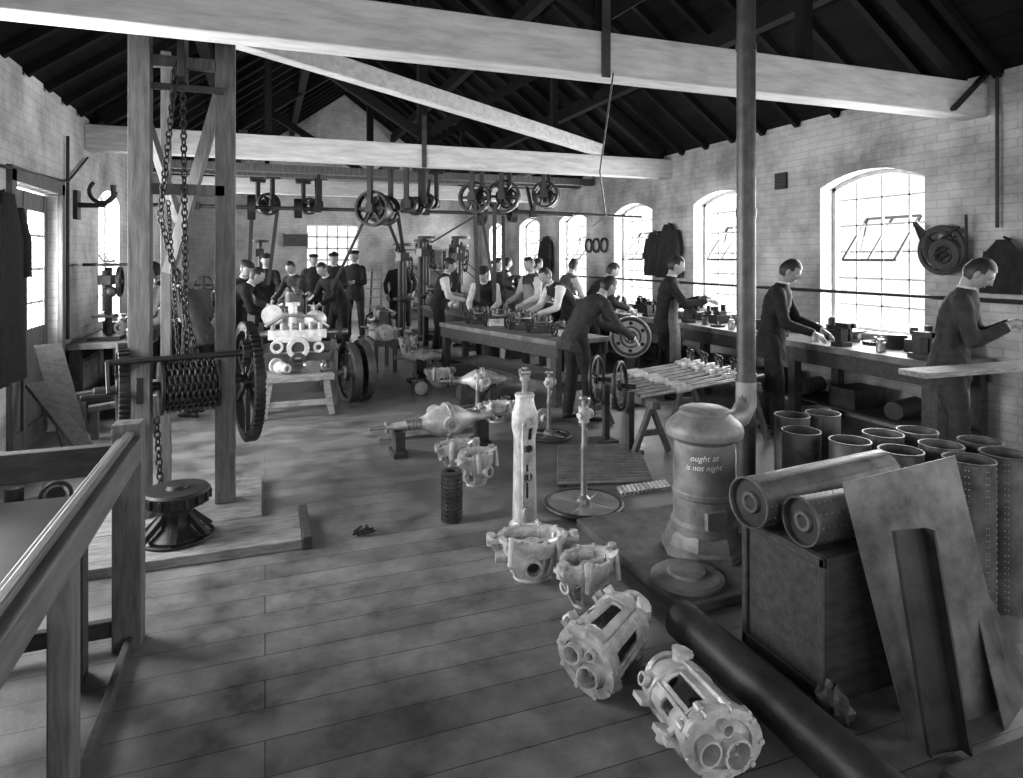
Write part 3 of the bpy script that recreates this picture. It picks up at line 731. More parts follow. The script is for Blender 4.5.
for (x,y,z) in ((2.80,5.30,.56),(2.84,4.95,.56)):
    b=MB().mt('iron'); ax=Vector((.75,-.75,.05)); b.torus((x,y,z),ax,.20,.018,44,8); b.cyl((x,y,z),(x+.1,y-.09,z),.02,n=12)
    b.disc((x,y,z),ax,.045,.03); q=axq(ax)
    b.mt('irong')
    for i in range(4):
        a=R(90*i+25); d=q@Vector((math.cos(a),math.sin(a),0)); b.bar(Vector((x,y,z))+d*.03,Vector((x,y,z))+d*.19,.022,.01,up=ax)
    b.mt('woodd'); b.box((x+.06,y-.06,.26),(.05,.05,.52)); b.box((x+.04,y-.05,.015),(.2,.2,.03)); b.obj('steering_wheel')
b=MB(); b.mt('steel'); c=Vector((3.74,6.30,.79)); ax=Vector((-.55,-1,0)).normalized()
b.disc(c,ax,.225,.05,40); b.mt('irong'); b.torus(c+ax*.026,ax,.195,.018,40,8); b.disc(c+ax*.04,ax,.07,.03); b.torus(c+ax*.03,ax,.11,.01,32,6)
for i in range(6):
    a=R(60*i); d=axq(ax)@Vector((math.cos(a),math.sin(a),0)); b.mt('hollowdark'); b.disc(c+ax*.026+d*.15,ax,.022,.004)  # flat dark discs painted on as shaded holes
b.mt('iron'); b.cyl(c,c-ax*.35,.035); 
for t in (.12,.32):
    q=c-ax*t; b.box((q.x,q.y,q.z/2),(.1,.06,q.z)); b.box((q.x,q.y,.03),(.4,.12,.06))
b.obj('flywheel_on_stand',.003)
# ------------------------------------------------------------------ stove & slab
b=MB().mt('slab'); b.b2(1.79,2.72,2.56,3.66,0,.05); b.obj('hearth_slab',.008)
def wraptext(b,txt,x,y,z,r,ang,size,tilt=0):
    cu=bpy.data.curves.new('t','FONT'); cu.body=txt; cu.size=size; cu.align_x='CENTER'; cu.resolution_u=3; cu.shear=.25
    o=bpy.data.objects.new('t',cu); COL.objects.link(o); dg=bpy.context.evaluated_depsgraph_get(); dg.update()
    me=o.evaluated_get(dg).to_mesh(); vs=[v.co.copy() for v in me.vertices]; fs=[tuple(p.vertices) for p in me.polygons]
    o.evaluated_get(dg).to_mesh_clear(); bpy.data.objects.remove(o,do_unlink=True)
    out=[]
    for v in vs:
        a=ang+v.x/r; out.append(Vector((x+r*math.cos(a),y+r*math.sin(a),z+v.y+v.x*tilt)))
    b.mt('chalk'); b.add(out,fs,False)
b=MB(); sx,sy=2.27,3.04; b.at((sx,sy,.05)); b.mt('stove')
b.lathe([(.235,0),(.235,.035),(.215,.05),(.205,.10),(.19,.12)],n=8)
b.lathe([(.182,.10),(.182,.16),(.168,.18),(.166,.30),(.172,.31),(.172,.33),(.166,.34),(.163,.60),(.175,.61),(.205,.63),(.21,.655),(.205,.68),(.19,.70),(.15,.735),(.10,.755),(.04,.765),(.02,.768)],n=40)
b.lathe([(.13,.745),(.135,.765),(.12,.775),(.03,.782)],n=32)
b.box((-.05,-.166,.22),(.12,.03,.09))
b.T=Matrix.Identity(4)
ang=math.atan2(-sy,-sx)
wraptext(b,'ought at',sx,sy,.575,.1685,ang+.0,.045,.08); wraptext(b,'is not night',sx,sy,.525,.1685,ang-.02,.043,.06)
b.mt('stove')
b.path([(sx+.1,sy+.03,.70),(sx+.30,sy+.13,.70),(2.66,3.22,.70),(2.74,3.26,.76),(2.74,3.26,.9)],[.06,.06,.062,.062,.06],18)
b.mt('irong'); b.cyl((2.74,3.26,0),(2.74,3.26,5.2),.056,n=24)
for zz in (.9,1.9,2.9,3.6): b.tube((2.74,3.26,zz),(2.74,3.26,zz+.05),.061,.05)
b.obj('heating_stove_with_flue',0,30)
b=MB(); b.at((1.975,2.78,.05)); b.mt('stove'); b.lathe([(.18,0),(.18,.015),(.155,.03),(.10,.032),(.09,.045),(.03,.05)],n=40); b.torus((0,0,.02),(0,0,1),.16,.008,40,6); b.obj('stove_lid_plate')
# ------------------------------------------------------------------ tin cylinders, sheets, box
def tin(x,y,h=.7,r=.1,rows=0,name='sheet_metal_cylinder',z=0):
    b=MB(); b.at((x,y,z),rz=random.uniform(0,360)); b.mt('tin'); b.tube((0,0,0),(0,0,h),r,r-.004,36)
    b.torus((0,0,h),(0,0,1),r-.001,.005,36,6); b.box((r,0,h/2),(.006,.02,h))
    for k in range(rows):
        for i in range(int(h/.028)):
            a=2*math.pi*k/rows+.12; 
            for da in (0,.12): b.mt('rivet'); b.sph((r*math.cos(a+da),r*math.sin(a+da),.02+i*.028),.003,6,4)
    b.obj(name)
for p in ((2.98,3.14),(2.76,2.84),(3.20,3.12),(2.85,2.60),(3.13,2.64),(3.36,2.62),(2.94,2.38),(3.22,2.38),(3.48,2.36)): tin(*p)
tin(3.05,2.12,.72,.105,8); tin(3.30,2.12,.72,.105,8)
def drum(p,q,r,name='perforated_tin_drum'):
    p=Vector(p);q=Vector(q);d=(q-p).normalized();L=(q-p).length;b=MB(); b.mt('tin')
    b.tube(p,q,r,r-.004,40); b.torus(p,d,r,.005,40,6); b.mt('tind'); b.disc(p+d*.02,d,r-.005,.004,36); b.mt('tin'); b.torus(p+d*.016,d,r*.35,.012,24,6); b.mt('hollowdark'); b.disc(p+d*.016,d,r*.3,.004)
    Q=axq(d); b.mt('rivet')
    for k in range(12):
        for i in range(int(L/.03)):
            a=2*math.pi*k/12; b.sph(p+d*(.02+i*.03)+Q@Vector((r*math.cos(a),r*math.sin(a),0)),.003,5,4)
    b.obj(name)
drum((1.86,2.20,.645),(2.72,2.30,.645),.1); drum((1.93,1.99,.636),(2.55,2.01,.636),.09)
b=MB().mt('woodd'); b.b2(1.94,2.62,1.87,2.32,.0,.54)
for yy in (1.87,2.32): b.b2(1.925,1.94,yy-.03 if yy>2 else yy,yy if yy>2 else yy+.03,0,.54)
b.b2(1.925,1.94,1.87,2.32,.50,.54); b.b2(1.925,1.94,1.87,2.32,0,.05); b.obj('iron_bound_box',.006)
def sheet(name,c,mk,th=.004,bend=0):
    b=MB(); b.mt(mk); c=[Vector(k) for k in c]; n=(c[1]-c[0]).cross(c[3]-c[0]).normalized(); N=10;vs=[];fs=[]
    for s in (0,1):
        for i in range(N+1):
            for j in range(N+1):
                u,v=i/N,j/N; p=(c[0]*(1-u)+c[1]*u)*(1-v)+(c[3]*(1-u)+c[2]*u)*v
                p=p+n*(bend*math.sin(math.pi*u)*(v*.7+.3))+n*s*th; vs.append(p)
    K=(N+1)**2
    for i in range(N):
        for j in range(N):
            q=(i*(N+1)+j,(i+1)*(N+1)+j,(i+1)*(N+1)+j+1,i*(N+1)+j+1); fs.append(q); fs.append(tuple(K+k for k in q)[::-1])
    bd=[i*(N+1) for i in range(N+1)]+[N*(N+1)+j for j in range(1,N+1)]+[i*(N+1)+N for i in range(N-1,-1,-1)]+[j for j in range(N-1,0,-1)]
    for i in range(len(bd)): a,e=bd[i],bd[(i+1)%len(bd)]; fs.append((a,e,K+e,K+a))
    b.add(vs,fs); return b.obj(name,0,50)
sheet('leaning_metal_sheet',[(2.06,1.64,0),(2.60,1.64,.0),(2.62,1.88,.85),(2.02,1.88,.81)],'tin',.004,.01)
sheet('leaning_metal_sheet',[(2.42,1.56,0),(2.80,1.68,.0),(2.66,1.80,.36),(2.56,1.78,.40)],'tin',.004)
b=MB().mt('tind')
u=Vector((.135,-.02,0)); up=Vector((.0,.13,.69)); nn=Vector((-.1,-.35,.08)).normalized()*.04
o=Vector((2.045,1.56,.01))
b.prism([(0,0),(1,0),(1,1),(0.0,1.0)],o,u,up,nn*.12)
b.prism([(.94,0),(1,0),(1,1),(.94,1)],o,u,up,nn*1.3); b.prism([(0,0),(.05,0),(.05,1),(0,1)],o,u,up,nn*.5)
b.obj('folded_steel_channel')
b=MB().mt('tind'); b.path([(1.69,2.42,.085),(1.69,2.1,.085),(1.685,1.8,.085),(1.68,1.3,.085)],[.082,.084,.083,.084],28)
b.torus((1.69,2.42,.085),(0,1,0),.05,.006,24,5); b.torus((1.69,2.422,.085),(0,1,0),.025,.006,20,5); b.obj('rolled_sheet_bundle')
b=MB().mt('tind'); n,m=18,12; vs=[];fs=[]
for i in range(m+1):
    for j in range(n):
        p=math.pi*i/m;a=2*math.pi*j/n; v=Vector((math.sin(p)*math.cos(a),math.sin(p)*math.sin(a),math.cos(p))); rr=1+.55*noise.noise(v*2.6)+.3*noise.noise(v*6); vs.append(Vector((1.855+v.x*.05*rr,1.76+v.y*.06*rr,max(.003,.07+v.z*.085*rr))))
for i in range(m):
    for j in range(n): fs.append((i*n+j,(i+1)*n+j,(i+1)*n+(j+1)%n,i*n+(j+1)%n))
b.add(vs,fs); b.obj('crumpled_sacking',0,25)
random.seed(11)
b=MB().mt('woodd'); b.b2(2.0,3.6,1.18,1.48,0,.04); b.bar((2.2,1.1,.06),(3.2,1.42,.06),.14,.03); b.obj('loose_planks',.004)
# ------------------------------------------------------------------ hoist
b=MB(); P1=(-.72,4.62); P2=(-.243,4.72)
b.mt('wood')
for (x,y) in (P1,P2): b.b2(x-.06,x+.06,y-.06,y+.06,.06,3.10)
b.b2(P1[0]+.05,P2[0]-.05,4.66,4.72,2.86,2.93); b.b2(P1[0],P2[0],4.66,4.71,2.05,2.12)
b.b2(-.66,-.6,5.0,5.06,0.06,3.05); b.b2(-.3,-.24,5.05,5.11,.06,3.05)
b.bar((-.28,4.8,2.75),(-.6,4.9,1.55),.05,.07); b.bar((-.7,4.75,2.5),(-.55,5.0,1.9),.05,.05)
b.mt('iron'); b.b2(P1[0],P2[0],4.60,4.63,2.70,2.74); b.b2(-.51,-.47,4.55,4.8,2.78,3.1)
ya=4.72; za=.84
b.about((-.49,ya,0),13)
b.cyl((-.98,ya,za),(.02,ya,za),.028); 
for x in (-.72,-.255): b.box((x,ya-.03,za),(.09,.16,.16))
for x in (-.62,-.30): b.disc((x,ya,za),(1,0,0),.185,.02,36)
b.cyl((-.62,ya,za),(-.30,ya,za),.12,n=24)
b.wheel((-.10,ya,za-.02),(1,0,0),.385,.06,6,.045,.06,64,.045)
b.wheel((-.83,ya,za+.02),(1,0,0),.25,.06,5,.04,.05,44,.035)
b.cyl((-.92,ya-.22,za+.2),(-.12,ya-.22,za+.2),.018); b.wheel((-.16,ya-.22,za+.2),(1,0,0),.07,.05,4,.02,.02,14)
b.bar((-.92,ya-.22,za+.2),(-.92,ya-.45,za+.05),.02,.04); b.cyl((-.92,ya-.45,za+.05),(-1.05,ya-.45,za+.05),.016)
def link(b,c,d,tw,s=.03):
    d=Vector(d).normalized(); u=Vector((1,0,0)) if abs(d.x)<.9 else Vector((0,1,0)); a=d.cross(u).normalized(); a2=d.cross(a)
    ax=a*math.cos(tw)+a2*math.sin(tw); y=d; x=y.cross(ax)
    vs=[];fs=[];n,k=12,5
    for i in range(n):
        t=2*math.pi*i/n; cx,cy=math.cos(t)*s*.62,math.sin(t)*s
        for j in range(k):
            q=2*math.pi*j/k; rr=s*.24*math.cos(q); vs.append(Vector(c)+x*(cx+rr*math.cos(t))+y*(cy+rr*math.sin(t))+ax*s*.24*math.sin(q))
    for i in range(n):
        for j in range(k): fs.append((i*k+j,((i+1)%n)*k+j,((i+1)%n)*k+(j+1)%k,i*k+(j+1)%k))
    b.add(vs,fs)
b.mt('irong')
for w_ in range(9):
    for i in range(20):
        a=2*math.pi*i/20; x=-.60+.033*w_+.0015*i; c=(x,ya+.155*math.cos(a),za+.155*math.sin(a)); link(b,c,(0.02,-math.sin(a),math.cos(a)),(i%2)*1.57+.3,.032)
b.T=Matrix.Identity(4)
def chain(b,p,q,s=.028):
    p=Vector(p);q=Vector(q);d=q-p;n=int(d.length/(s*1.45))
    for i in range(n): link(b,p+d*((i+.5)/n),d,(i%2)*1.57+.4,s)
b.mt('iron')
chain(b,(-.49,ya-.05,2.85),(-.46,ya-.15,.98)); chain(b,(-.52,ya-.12,2.85),(-.60,ya-.2,1.9)); chain(b,(-.60,ya-.2,1.9),(-.40,ya-.17,1.05)); chain(b,(-.62,ya-.2,.68),(-.58,ya-.25,.10))
chain(b,(-.56,ya-.17,2.0),(-.50,ya-.17,1.0),.02)
b.disc((-.5,ya-.05,2.82),(1,0,0),.09,.05); b.bar((-.5,ya-.05,2.82),(-.5,ya-.05,3.0),.04,.06)
b.obj('chain_hoist_winch',.003)
b=MB().mt('woodl'); b.b2(-1.02,.2,3.92,4.36,0,.055); b.b2(-1.02,-.02,4.37,5.2,0,.055); b.mt('woodd'); b.b2(.2,.25,3.9,4.42,0,.075); b.obj('hoist_base_planks',.005)
b=MB(); b.at((-.47,4.2,.056)); b.mt('iron')
b.lathe([(.15,0),(.15,.02),(.09,.07),(.075,.12),(.09,.17),(.12,.19),(.165,.20),(.17,.25),(.175,.265),(.165,.28),(.06,.282),(.05,.30),(.02,.302)],n=32)
for i in range(6):
    a=R(30+60*i); b.bar((.05*math.cos(a),.05*math.sin(a),.16),(.19*math.cos(a),.19*math.sin(a),.024),.035,.03)
b.torus((0,0,.01),(0,0,1),.19,.01,32,6)
for i in range(16):
    a=2*math.pi*i/16; b.box((.172*math.cos(a),.172*math.sin(a),.235),(.02,.02,.05),Matrix.Rotation(a,3,'Z'))
b.obj('cast_iron_pedestal',.002)
# ------------------------------------------------------------------ rail fence
b=MB().mt('wood'); b.b2(-.60,-.49,3.16,3.27,0,.95); b.b2(-.56,-.5,2.13,2.23,0,.80); b.mt('rail')
b.b2(-.575,-.485,.2,3.158,.80,.90)
b.b2(-.545,-.515,.2,3.158,.90,.925)
b.mt('woodd'); b.b2(-1.84,-.60,3.18,3.25,.74,.86); b.b2(-1.84,-.60,3.19,3.23,.05,.12)
b.b2(-.55,-.52,.2,3.158,0,.06); b.obj('timber_guard_rail',.006)
b=MB().mt('plate'); b.b2(-1.82,-.62,.5,3.12,.66,.69); b.mt('woodd'); b.b2(-1.80,-.64,.52,.58,.54,.66); b.b2(-1.80,-.64,3.04,3.10,.54,.66); b.b2(-.70,-.64,.52,3.1,.54,.66)
for x in (-1.74,-.70):
    for y in (.6,1.8,3.02): b.b2(x-.04,x+.04,y-.04,y+.04,0,.66)
b.obj('marking_out_table',.004)
b=MB().mt('iron'); b.at((-1.35,4.9,0),rz=20); b.box((0,0,.08),(.35,.2,.1)); b.cyl((-.1,0,.13),(-.1,0,.24),.05); b.cyl((.1,-.12,.18),(.1,.12,.18),.05); b.box((0,0,.015),(.45,.28,.03)); b.torus((.1,-.13,.18),(0,1,0),.08,.012); b.obj('small_cast_machine')
b=MB().mt('woodd'); b.bar((-1.40,6.2,.03),(-1.76,6.75,.9),.2,.03); b.bar((-1.2,5.9,.03),(-1.72,6.25,.65),.15,.03); b.obj('leaning_planks',.003)
b=MB().mt('wood'); b.bar((-1.7,7.25,.35),(-.95,7.4,.42),.12,.05); b.bar((-1.62,7.25,.35),(-1.62,7.25,0),.06,.06); b.bar((-1.0,7.38,.4),(-1.0,7.38,0),.06,.06); b.bar((-1.5,6.95,.28),(-.95,7.05,.33),.1,.05);b.bar((-1.45,6.96,.26),(-1.45,6.96,0),.06,.06);b.bar((-1.0,7.04,.3),(-1.0,7.04,0),.06,.06); b.obj('sawhorse',.003)
def coat(name,x,y,z1,z0,w,nx,mk='cloth1',seed=0):
    b=MB().mt('iron'); b.cyl((x,y,z1),(x+nx*.07,y,z1+.02),.012,n=8); b.mt(mk)
    n=28; rings=[]; H=z1-z0
    for k in range(13):
        t=k/12; ww=w*(.16+.34*min(1,t*4))*(1 if t<.3 else 1+.18*(t-.3)); dd=.05+.05*t
        r_=[]
        for i in range(n):
            a=2*math.pi*i/n; fold=1+.16*math.sin(a*5+seed+t*2)*min(1,t*2)+.05*noise.noise(Vector((a,t*6,seed)))
            r_.append(Vector((x+nx*(.085+dd*math.sin(a)*fold*.7),y+ww*math.cos(a)*fold,z1-H*t)))
        rings.append(r_)
    b.loft(rings)
    for s in (-1,1): b.path([(x+nx*.07,y+s*w*.38,z1-.1),(x+nx*.09,y+s*w*.52,z1-.35),(x+nx*.10,y+s*w*.5,z1-.62*min(1,H/1.0))],[.05,.055,.05],10)
    b.obj(name)
coat('hanging_coat',-1.84,5.78,2.12,.75,.62,1); coat('hanging_coat',5.69,8.38,2.15,1.36,.5,-1,seed=2); coat('hanging_coat',5.69,12.95,2.1,1.36,.5,-1,seed=3)
coat('hanging_coat',5.69,8.78,2.05,1.38,.35,-1,seed=4); coat('hanging_coat',5.69,3.62,1.80,1.36,.28,-1,seed=5)
b=MB().mt('belt')
for i in range(5): b.path([(5.62,4.4-.02*i,1.98-.03*i),(5.60,4.2,1.72-.05*i+.05),(5.60,3.98+.03*i,1.92-.08*i)],[.02,.035,.02],8,flat=.5)
b.path([(5.63,4.42,1.98),(5.60,4.3,1.75),(5.6,4.05,1.55),(5.62,3.93,1.62),(5.62,3.93,2.02)],[.02]*5,8,flat=.5)
b.torus((5.62,4.15,1.72),(1,0,0),.2,.025,30,8); b.torus((5.62,4.18,1.75),(1,.1,0),.15,.03,30,8,sy=.8); b.torus((5.6,4.1,1.68),(1,0,.1),.11,.04,30,8); b.obj('hanging_leather_belts')
for i in range(3):
    b=MB().mt('iron'); b.torus((5.66,10.45+.3*i,1.88),(1,0,0),.12,.018,28,8); b.cyl((5.69,10.45+.3*i,2.0),(5.62,10.45+.3*i,2.0),.01,n=6); b.obj('hanging_ring')
# ------------------------------------------------------------------ benches
def benchobj(name,x0,x1,y0,y1,h,legs_every=1.4,mk='bench',rot=None,shelf=True):
    b=MB()
    if rot: b.at(rot[0],rz=rot[1])
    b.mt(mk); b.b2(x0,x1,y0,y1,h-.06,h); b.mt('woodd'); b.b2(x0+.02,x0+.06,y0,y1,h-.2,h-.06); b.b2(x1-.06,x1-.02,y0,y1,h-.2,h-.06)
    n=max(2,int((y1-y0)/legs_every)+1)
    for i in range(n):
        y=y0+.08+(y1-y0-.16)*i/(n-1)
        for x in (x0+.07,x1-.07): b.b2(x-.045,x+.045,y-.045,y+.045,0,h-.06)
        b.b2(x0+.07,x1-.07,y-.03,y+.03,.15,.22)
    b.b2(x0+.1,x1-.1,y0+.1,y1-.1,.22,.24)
    return b.obj(name,.005)
benchobj('workbench',4.95,5.66,3.72,12.6,.82)
benchobj('workbench',-1.83,-1.3,7.6,13.5,.80)
benchobj('workbench',-.4,.4,-1.3,1.3,.74,rot=((3.03,7.95,0),15),mk='bench')
benchobj('workbench',-.3,.3,-1.1,1.1,.76,rot=((3.15,11.2,0),5))
b=MB()
for i in range(14):
    y=4.2+.55*i; b.mt(['woodd','irong','wood'][i%3]); b.box((5.3,y,.241+.09),(.4,.3,.18)) if i%2 else b.cyl((5.1,y,.322),(5.5,y+.1,.322),.08)
b.obj('stored_stock')
b=MB().mt('woodl'); b.bar((3.90,3.08,.905),(5.35,3.02,.905),.2,.035); b.mt('woodd'); b.b2(5.1,5.17,3.0,3.07,0,.885); b.b2(4.02,4.08,3.04,3.1,0,.885); b.obj('plank_on_posts',.003)
def vise(b,x,y,z,rz,s=1):
    b.at((x,y,z),rz=rz,sc=s); b.mt('iron'); b.box((0,0,.02),(.14,.12,.04)); b.box((0,0,.10),(.07,.09,.14)); b.box((0,-.02,.19),(.15,.035,.05)); b.box((0,-.09,.19),(.15,.03,.05)); b.box((0,-.09,.11),(.06,.035,.16)); b.mt('irong'); b.cyl((0,0,.12),(0,-.22,.12),.017); b.cyl((-.1,-.21,.14),(.1,-.21,.10),.007)
def cluttr(b,x,y,z,k,s=1):
    b.at((x,y,z),rz=random.uniform(0,360),sc=s)
    if k==0: b.mt('irong'); b.box((0,0,.06),(.16,.11,.12)); b.mt('steel'); b.cyl((-.12,0,.07),(.12,0,.07),.028); b.disc((.09,0,.07),(1,0,0),.06,.02)
    elif k==1: b.mt('steel'); b.lathe([(.05,0),(.05,.1),(.035,.11),(.035,.14)],n=20)
    elif k==2: b.mt('irong'); b.wheel((0,0,.015),(0,0,1),.09,.03,5,.015,.02,20,.015); b.mt('steel'); b.cyl((0,0,0),(0,0,.07),.015)
    elif k==3: b.mt('iron'); b.box((0,0,.05),(.22,.14,.10)); b.box((0,0,.12),(.12,.1,.05)); b.cyl((-.06,0,.14),(-.06,0,.2),.03); b.cyl((.05,0,.14),(.05,0,.22),.03)
    elif k==4: b.mt('alu'); b.sph((0,0,.05),(.07,.05,.05)); b.tube((-.1,0,.05),(.1,0,.05),.035,.02); b.disc((.06,0,.06),(1,0,0),.06,.02)
    elif k==5: b.mt('tin'); b.tube((0,0,0),(0,0,.11),.045,.042); b.mt('tind'); b.disc((0,0,.08),(0,0,1),.042,.004)
    elif k==6: b.mt('steel'); [b.cyl((-.15,i*.03,.012),(.14,i*.03+.02*(i%2),.012),.009,n=8) for i in range(4)]
    elif k==7: b.mt('wood'); b.box((0,0,.04),(.22,.16,.08)); b.mt('hollowdark'); b.box((0,0,.078),(.19,.13,.006))  # dark panel on a solid block imitates the shaded hollow
names=['gear_assembly','steel_bush','gear_wheel','bench_motor_part','valve_casting','tin_can','steel_bars','parts_tray']
def part(x,y,z,k,s=1): 
    b=MB(); cluttr(b,x,y,z,k,s); b.obj(names[k],.002)
for y in (3.95,4.75,5.55,7.15,8.1,9.2,10.3): b=MB(); vise(b,5.1,y,.82,90,1.0); b.obj('bench_vise',.003)
b=MB(); vise(b,5.18,3.03,.924,60,1.0); b.obj('bench_vise',.003)
y=3.95
while y<12.4:
    part(random.uniform(5.42,5.54),y,.821,random.choice([0,1,2,3,4,5,7,3]),random.uniform(.9,1.15))
    if min(abs(y+.14-v) for v in (3.95,4.75,5.55,7.15,8.1,9.2,10.3))>.26: part(5.12,y+.14,.821,random.choice([1,2,4,5]),.8)
    y+=.25
y=8.4
while y<13: 
    part(random.uniform(-1.62,-1.5),y,.801,random.randrange(8),1.2); y+=.4
b=MB(); b.at((-1.55,7.95,.801)); b.mt('iron'); b.box((0,0,.02),(.3,.3,.04)); b.cyl((0,.08,0),(0,.08,.75),.035); b.box((0,0,.62),(.12,.26,.1)); b.cyl((0,-.1,.3),(0,-.1,.72),.025); b.wheel((0,.02,.78),(0,0,1),.22,.03,3,.02,.03,0,.05)
b.wheel((.12,0,.6),(1,0,0),.16,.03,4,.02,.03); b.box((0,-.08,.25),(.2,.2,.03)); b.mt('irong'); b.sph((.05,-.1,.5),.06); b.obj('bench_drill',.003)
b=MB().mt('iron'); b.path([(-1.84,8.0,2.2),(-1.6,8.0,2.2),(-1.5,8.0,2.3),(-1.5,8.0,2.42)],[.03,.025,.025,.03],10); b.torus((-1.6,8.0,2.35),(0,1,0),.12,.02,24,8,a0=0,a1=230); b.box((-1.83,8.0,2.2),(.04,.14,.3)); b.obj('wall_swing_bracket')
def engine(b,x,y,z,rz=0,s=1,mk='alu'):
    b.at((x,y,z),rz=rz,sc=s); b.mt(mk)
    b.box((0,0,.12),(.34,.8,.2)); b.box((0,0,.23),(.40,.86,.03)); b.lathe([(.10,0),(.16,.03),(.17,.1)],(0,-.48,.14),(0,1,0),20)
    b.mt('irong')
    for k in (-1,1):
        b.lathe([(.13,.24),(.13,.30),(.12,.31),(.12,.5),(.10,.55),(.04,.57)],(0,k*.2,0),n=24); b.box((0,k*.2,.40),(.16,.33,.24))
        for j in (-1,1): b.cyl((0,k*.2+j*.08,.52),(0,k*.2+j*.08,.6),.03); b.cyl((.12,k*.2+j*.08,.26),(.12,k*.2+j*.08,.48),.018)
    b.mt('steel'); b.path([(.14,-.35,.45),(.2,-.3,.5),(.2,.3,.5),(.14,.35,.45)],.03,12); b.path([(-.14,-.3,.4),(-.2,-.2,.36),(-.2,.2,.36),(-.14,.3,.4)],.028,12)
    b.mt('iron'); b.wheel((0,.50,.245),(0,1,0),.24,.06,6,.05,.06); b.mt('steel'); b.disc((0,-.52,.14),(0,1,0),.11,.04); b.cyl((0,-.5,.14),(0,-.66,.14),.025)
    for j in (-1,1):
        for k in (-.3,.3): b.box((j*.25,k,.2),(.16,.06,.03))
    b.box((.2,.1,.3),(.12,.16,.1)); b.cyl((.2,-.15,.24),(.2,-.15,.36),.05)
b=MB(); b.mt('woodl')
b.b2(-.02,.68,7.1,7.5,.38,.44)
for x in (.05,.6):
    for y in (7.16,7.44): b.bar((x,y,.4),(x+(.06 if x>.3 else -.06),y,0.01),.06,.06)
b.b2(.0,.66,7.14,7.18,.12,.18); b.obj('low_trestle_table',.004)
part(.15,7.3,.441,4,1.3); part(.5,7.3,.441,0,1.0)
b=MB(); b.mt('irong')
for x in (-.05,.72): b.b2(x-.03,x+.03,7.6,10.0,.62,.74)
for y in (7.65,8.3,9.0,9.9): b.b2(-.05,.72,y-.03,y+.03,.62,.72)
b.mt('wood')
for y in (7.7,8.8,9.8):
    for x in (-.05,.72): b.b2(x-.05,x+.05,y-.05,y+.05,0,.62)
b.mt('alu'); b.box((.34,7.85,.66),(.5,.4,.22)); b.tube((.34,7.66,.66),(.34,7.58,.66),.12,.07); b.tube((.12,7.66,.68),(.12,7.6,.68),.07,.04); b.tube((.56,7.66,.66),(.56,7.6,.66),.06,.03)
b.box((.34,7.75,.80),(.62,.12,.1)); b.mt('irong'); b.box((.34,7.64,.55),(.7,.05,.1)); b.tube((.34,7.62,.52),(.34,7.56,.52),.09,.05)
b.mt('steel')
for i in range(6): b.cyl((.08+.1*i,7.72,.84),(.08+.1*i,7.72,.93),.028,n=12)
b.cyl((-.2,7.85,.80),(.9,7.85,.80),.035); b.path([(.0,7.7,.9),(.2,7.7,1.02),(.5,7.7,1.0),(.68,7.8,.86)],.02,8); b.mt('iron')
for x,rr in ((-.14,.12),(.80,.14)): b.disc((x,7.85,.80),(1,0,0),rr,.05)
for (x,y,rr) in ((.90,7.72,.34),(1.06,7.80,.34),(1.14,8.45,.31)):
    b.mt('irong'); ax=Vector((1,.22,0)); c=Vector((x,y,rr+.005)); b.wheel(c,ax,rr,.09,8,.05,.09,0,.04); b.mt('iron'); b.disc(c,ax,rr*.82,.03,36); b.mt('steel'); b.disc(c-ax.normalized()*.05,ax,.07,.03)
    b.mt('rivet')
    for i in range(12):
        d=axq(ax)@Vector((math.cos(i*.5236),math.sin(i*.5236),0)); b.disc(c-ax.normalized()*.018+d*rr*.7,ax,.014,.01,8)
b.mt('steel'); b.cyl((.6,7.69,.345),(1.1,7.81,.345),.04); b.cyl((.7,8.38,.315),(1.15,8.46,.315),.035)
engine(b,.34,8.5,.74,0,.92); engine(b,.34,9.5,.74,0,.7,'irong')
b.at((0,0,0)); b.mt('steel'); b.disc((.08,7.98,1.0),(.2,1,0),.12,.04); b.mt('alu'); b.sph((.55,8.02,.93),(.13,.11,.11)); b.cyl((.3,8.0,.86),(.3,8.0,1.12),.05); b.tube((.3,8.0,1.1),(.3,8.0,1.14),.08,.05)
b.obj('engine_chassis_assembly',.003)
b=MB(); b.mt('irong')
engine(b,1.62,9.9,.45,0,.8); b.at((0,0,0)); b.mt('wood'); b.b2(1.45,1.8,9.5,10.3,.38,.45)
for x in (1.49,1.76):
    for y in (9.55,10.25): b.b2(x-.03,x+.03,y-.03,y+.03,0,.4)
b.obj('engine_on_stand',.003)
for (dx,dy,rz,s,mk) in ((0,.85,95,.40,'irong'),(.0,.35,85,.42,'alu'),(.02,-.1,95,.40,'irong'),(.0,-.55,80,.36,'irong'),(0,-1.0,95,.32,'alu')):
    c=math.cos(R(15));s_=math.sin(R(15)); x=3.03+dx*c-dy*s_; y=7.95+dx*s_+dy*c
    b=MB(); engine(b,x,y,.742,rz,s,mk); b.obj('small_engine_casting',.002)
for i in range(5): part(3.2-.03*i,10.35+.40*i,.761,[3,0,4,2,3][i],1.4)
for i,(px_,py_) in enumerate(((2.55,6.1),(1.75,7.9),(1.9,8.7),(2.45,6.75),(1.6,6.5))): part(px_,py_,0.001,[4,0,2,5,4][i],1.3)
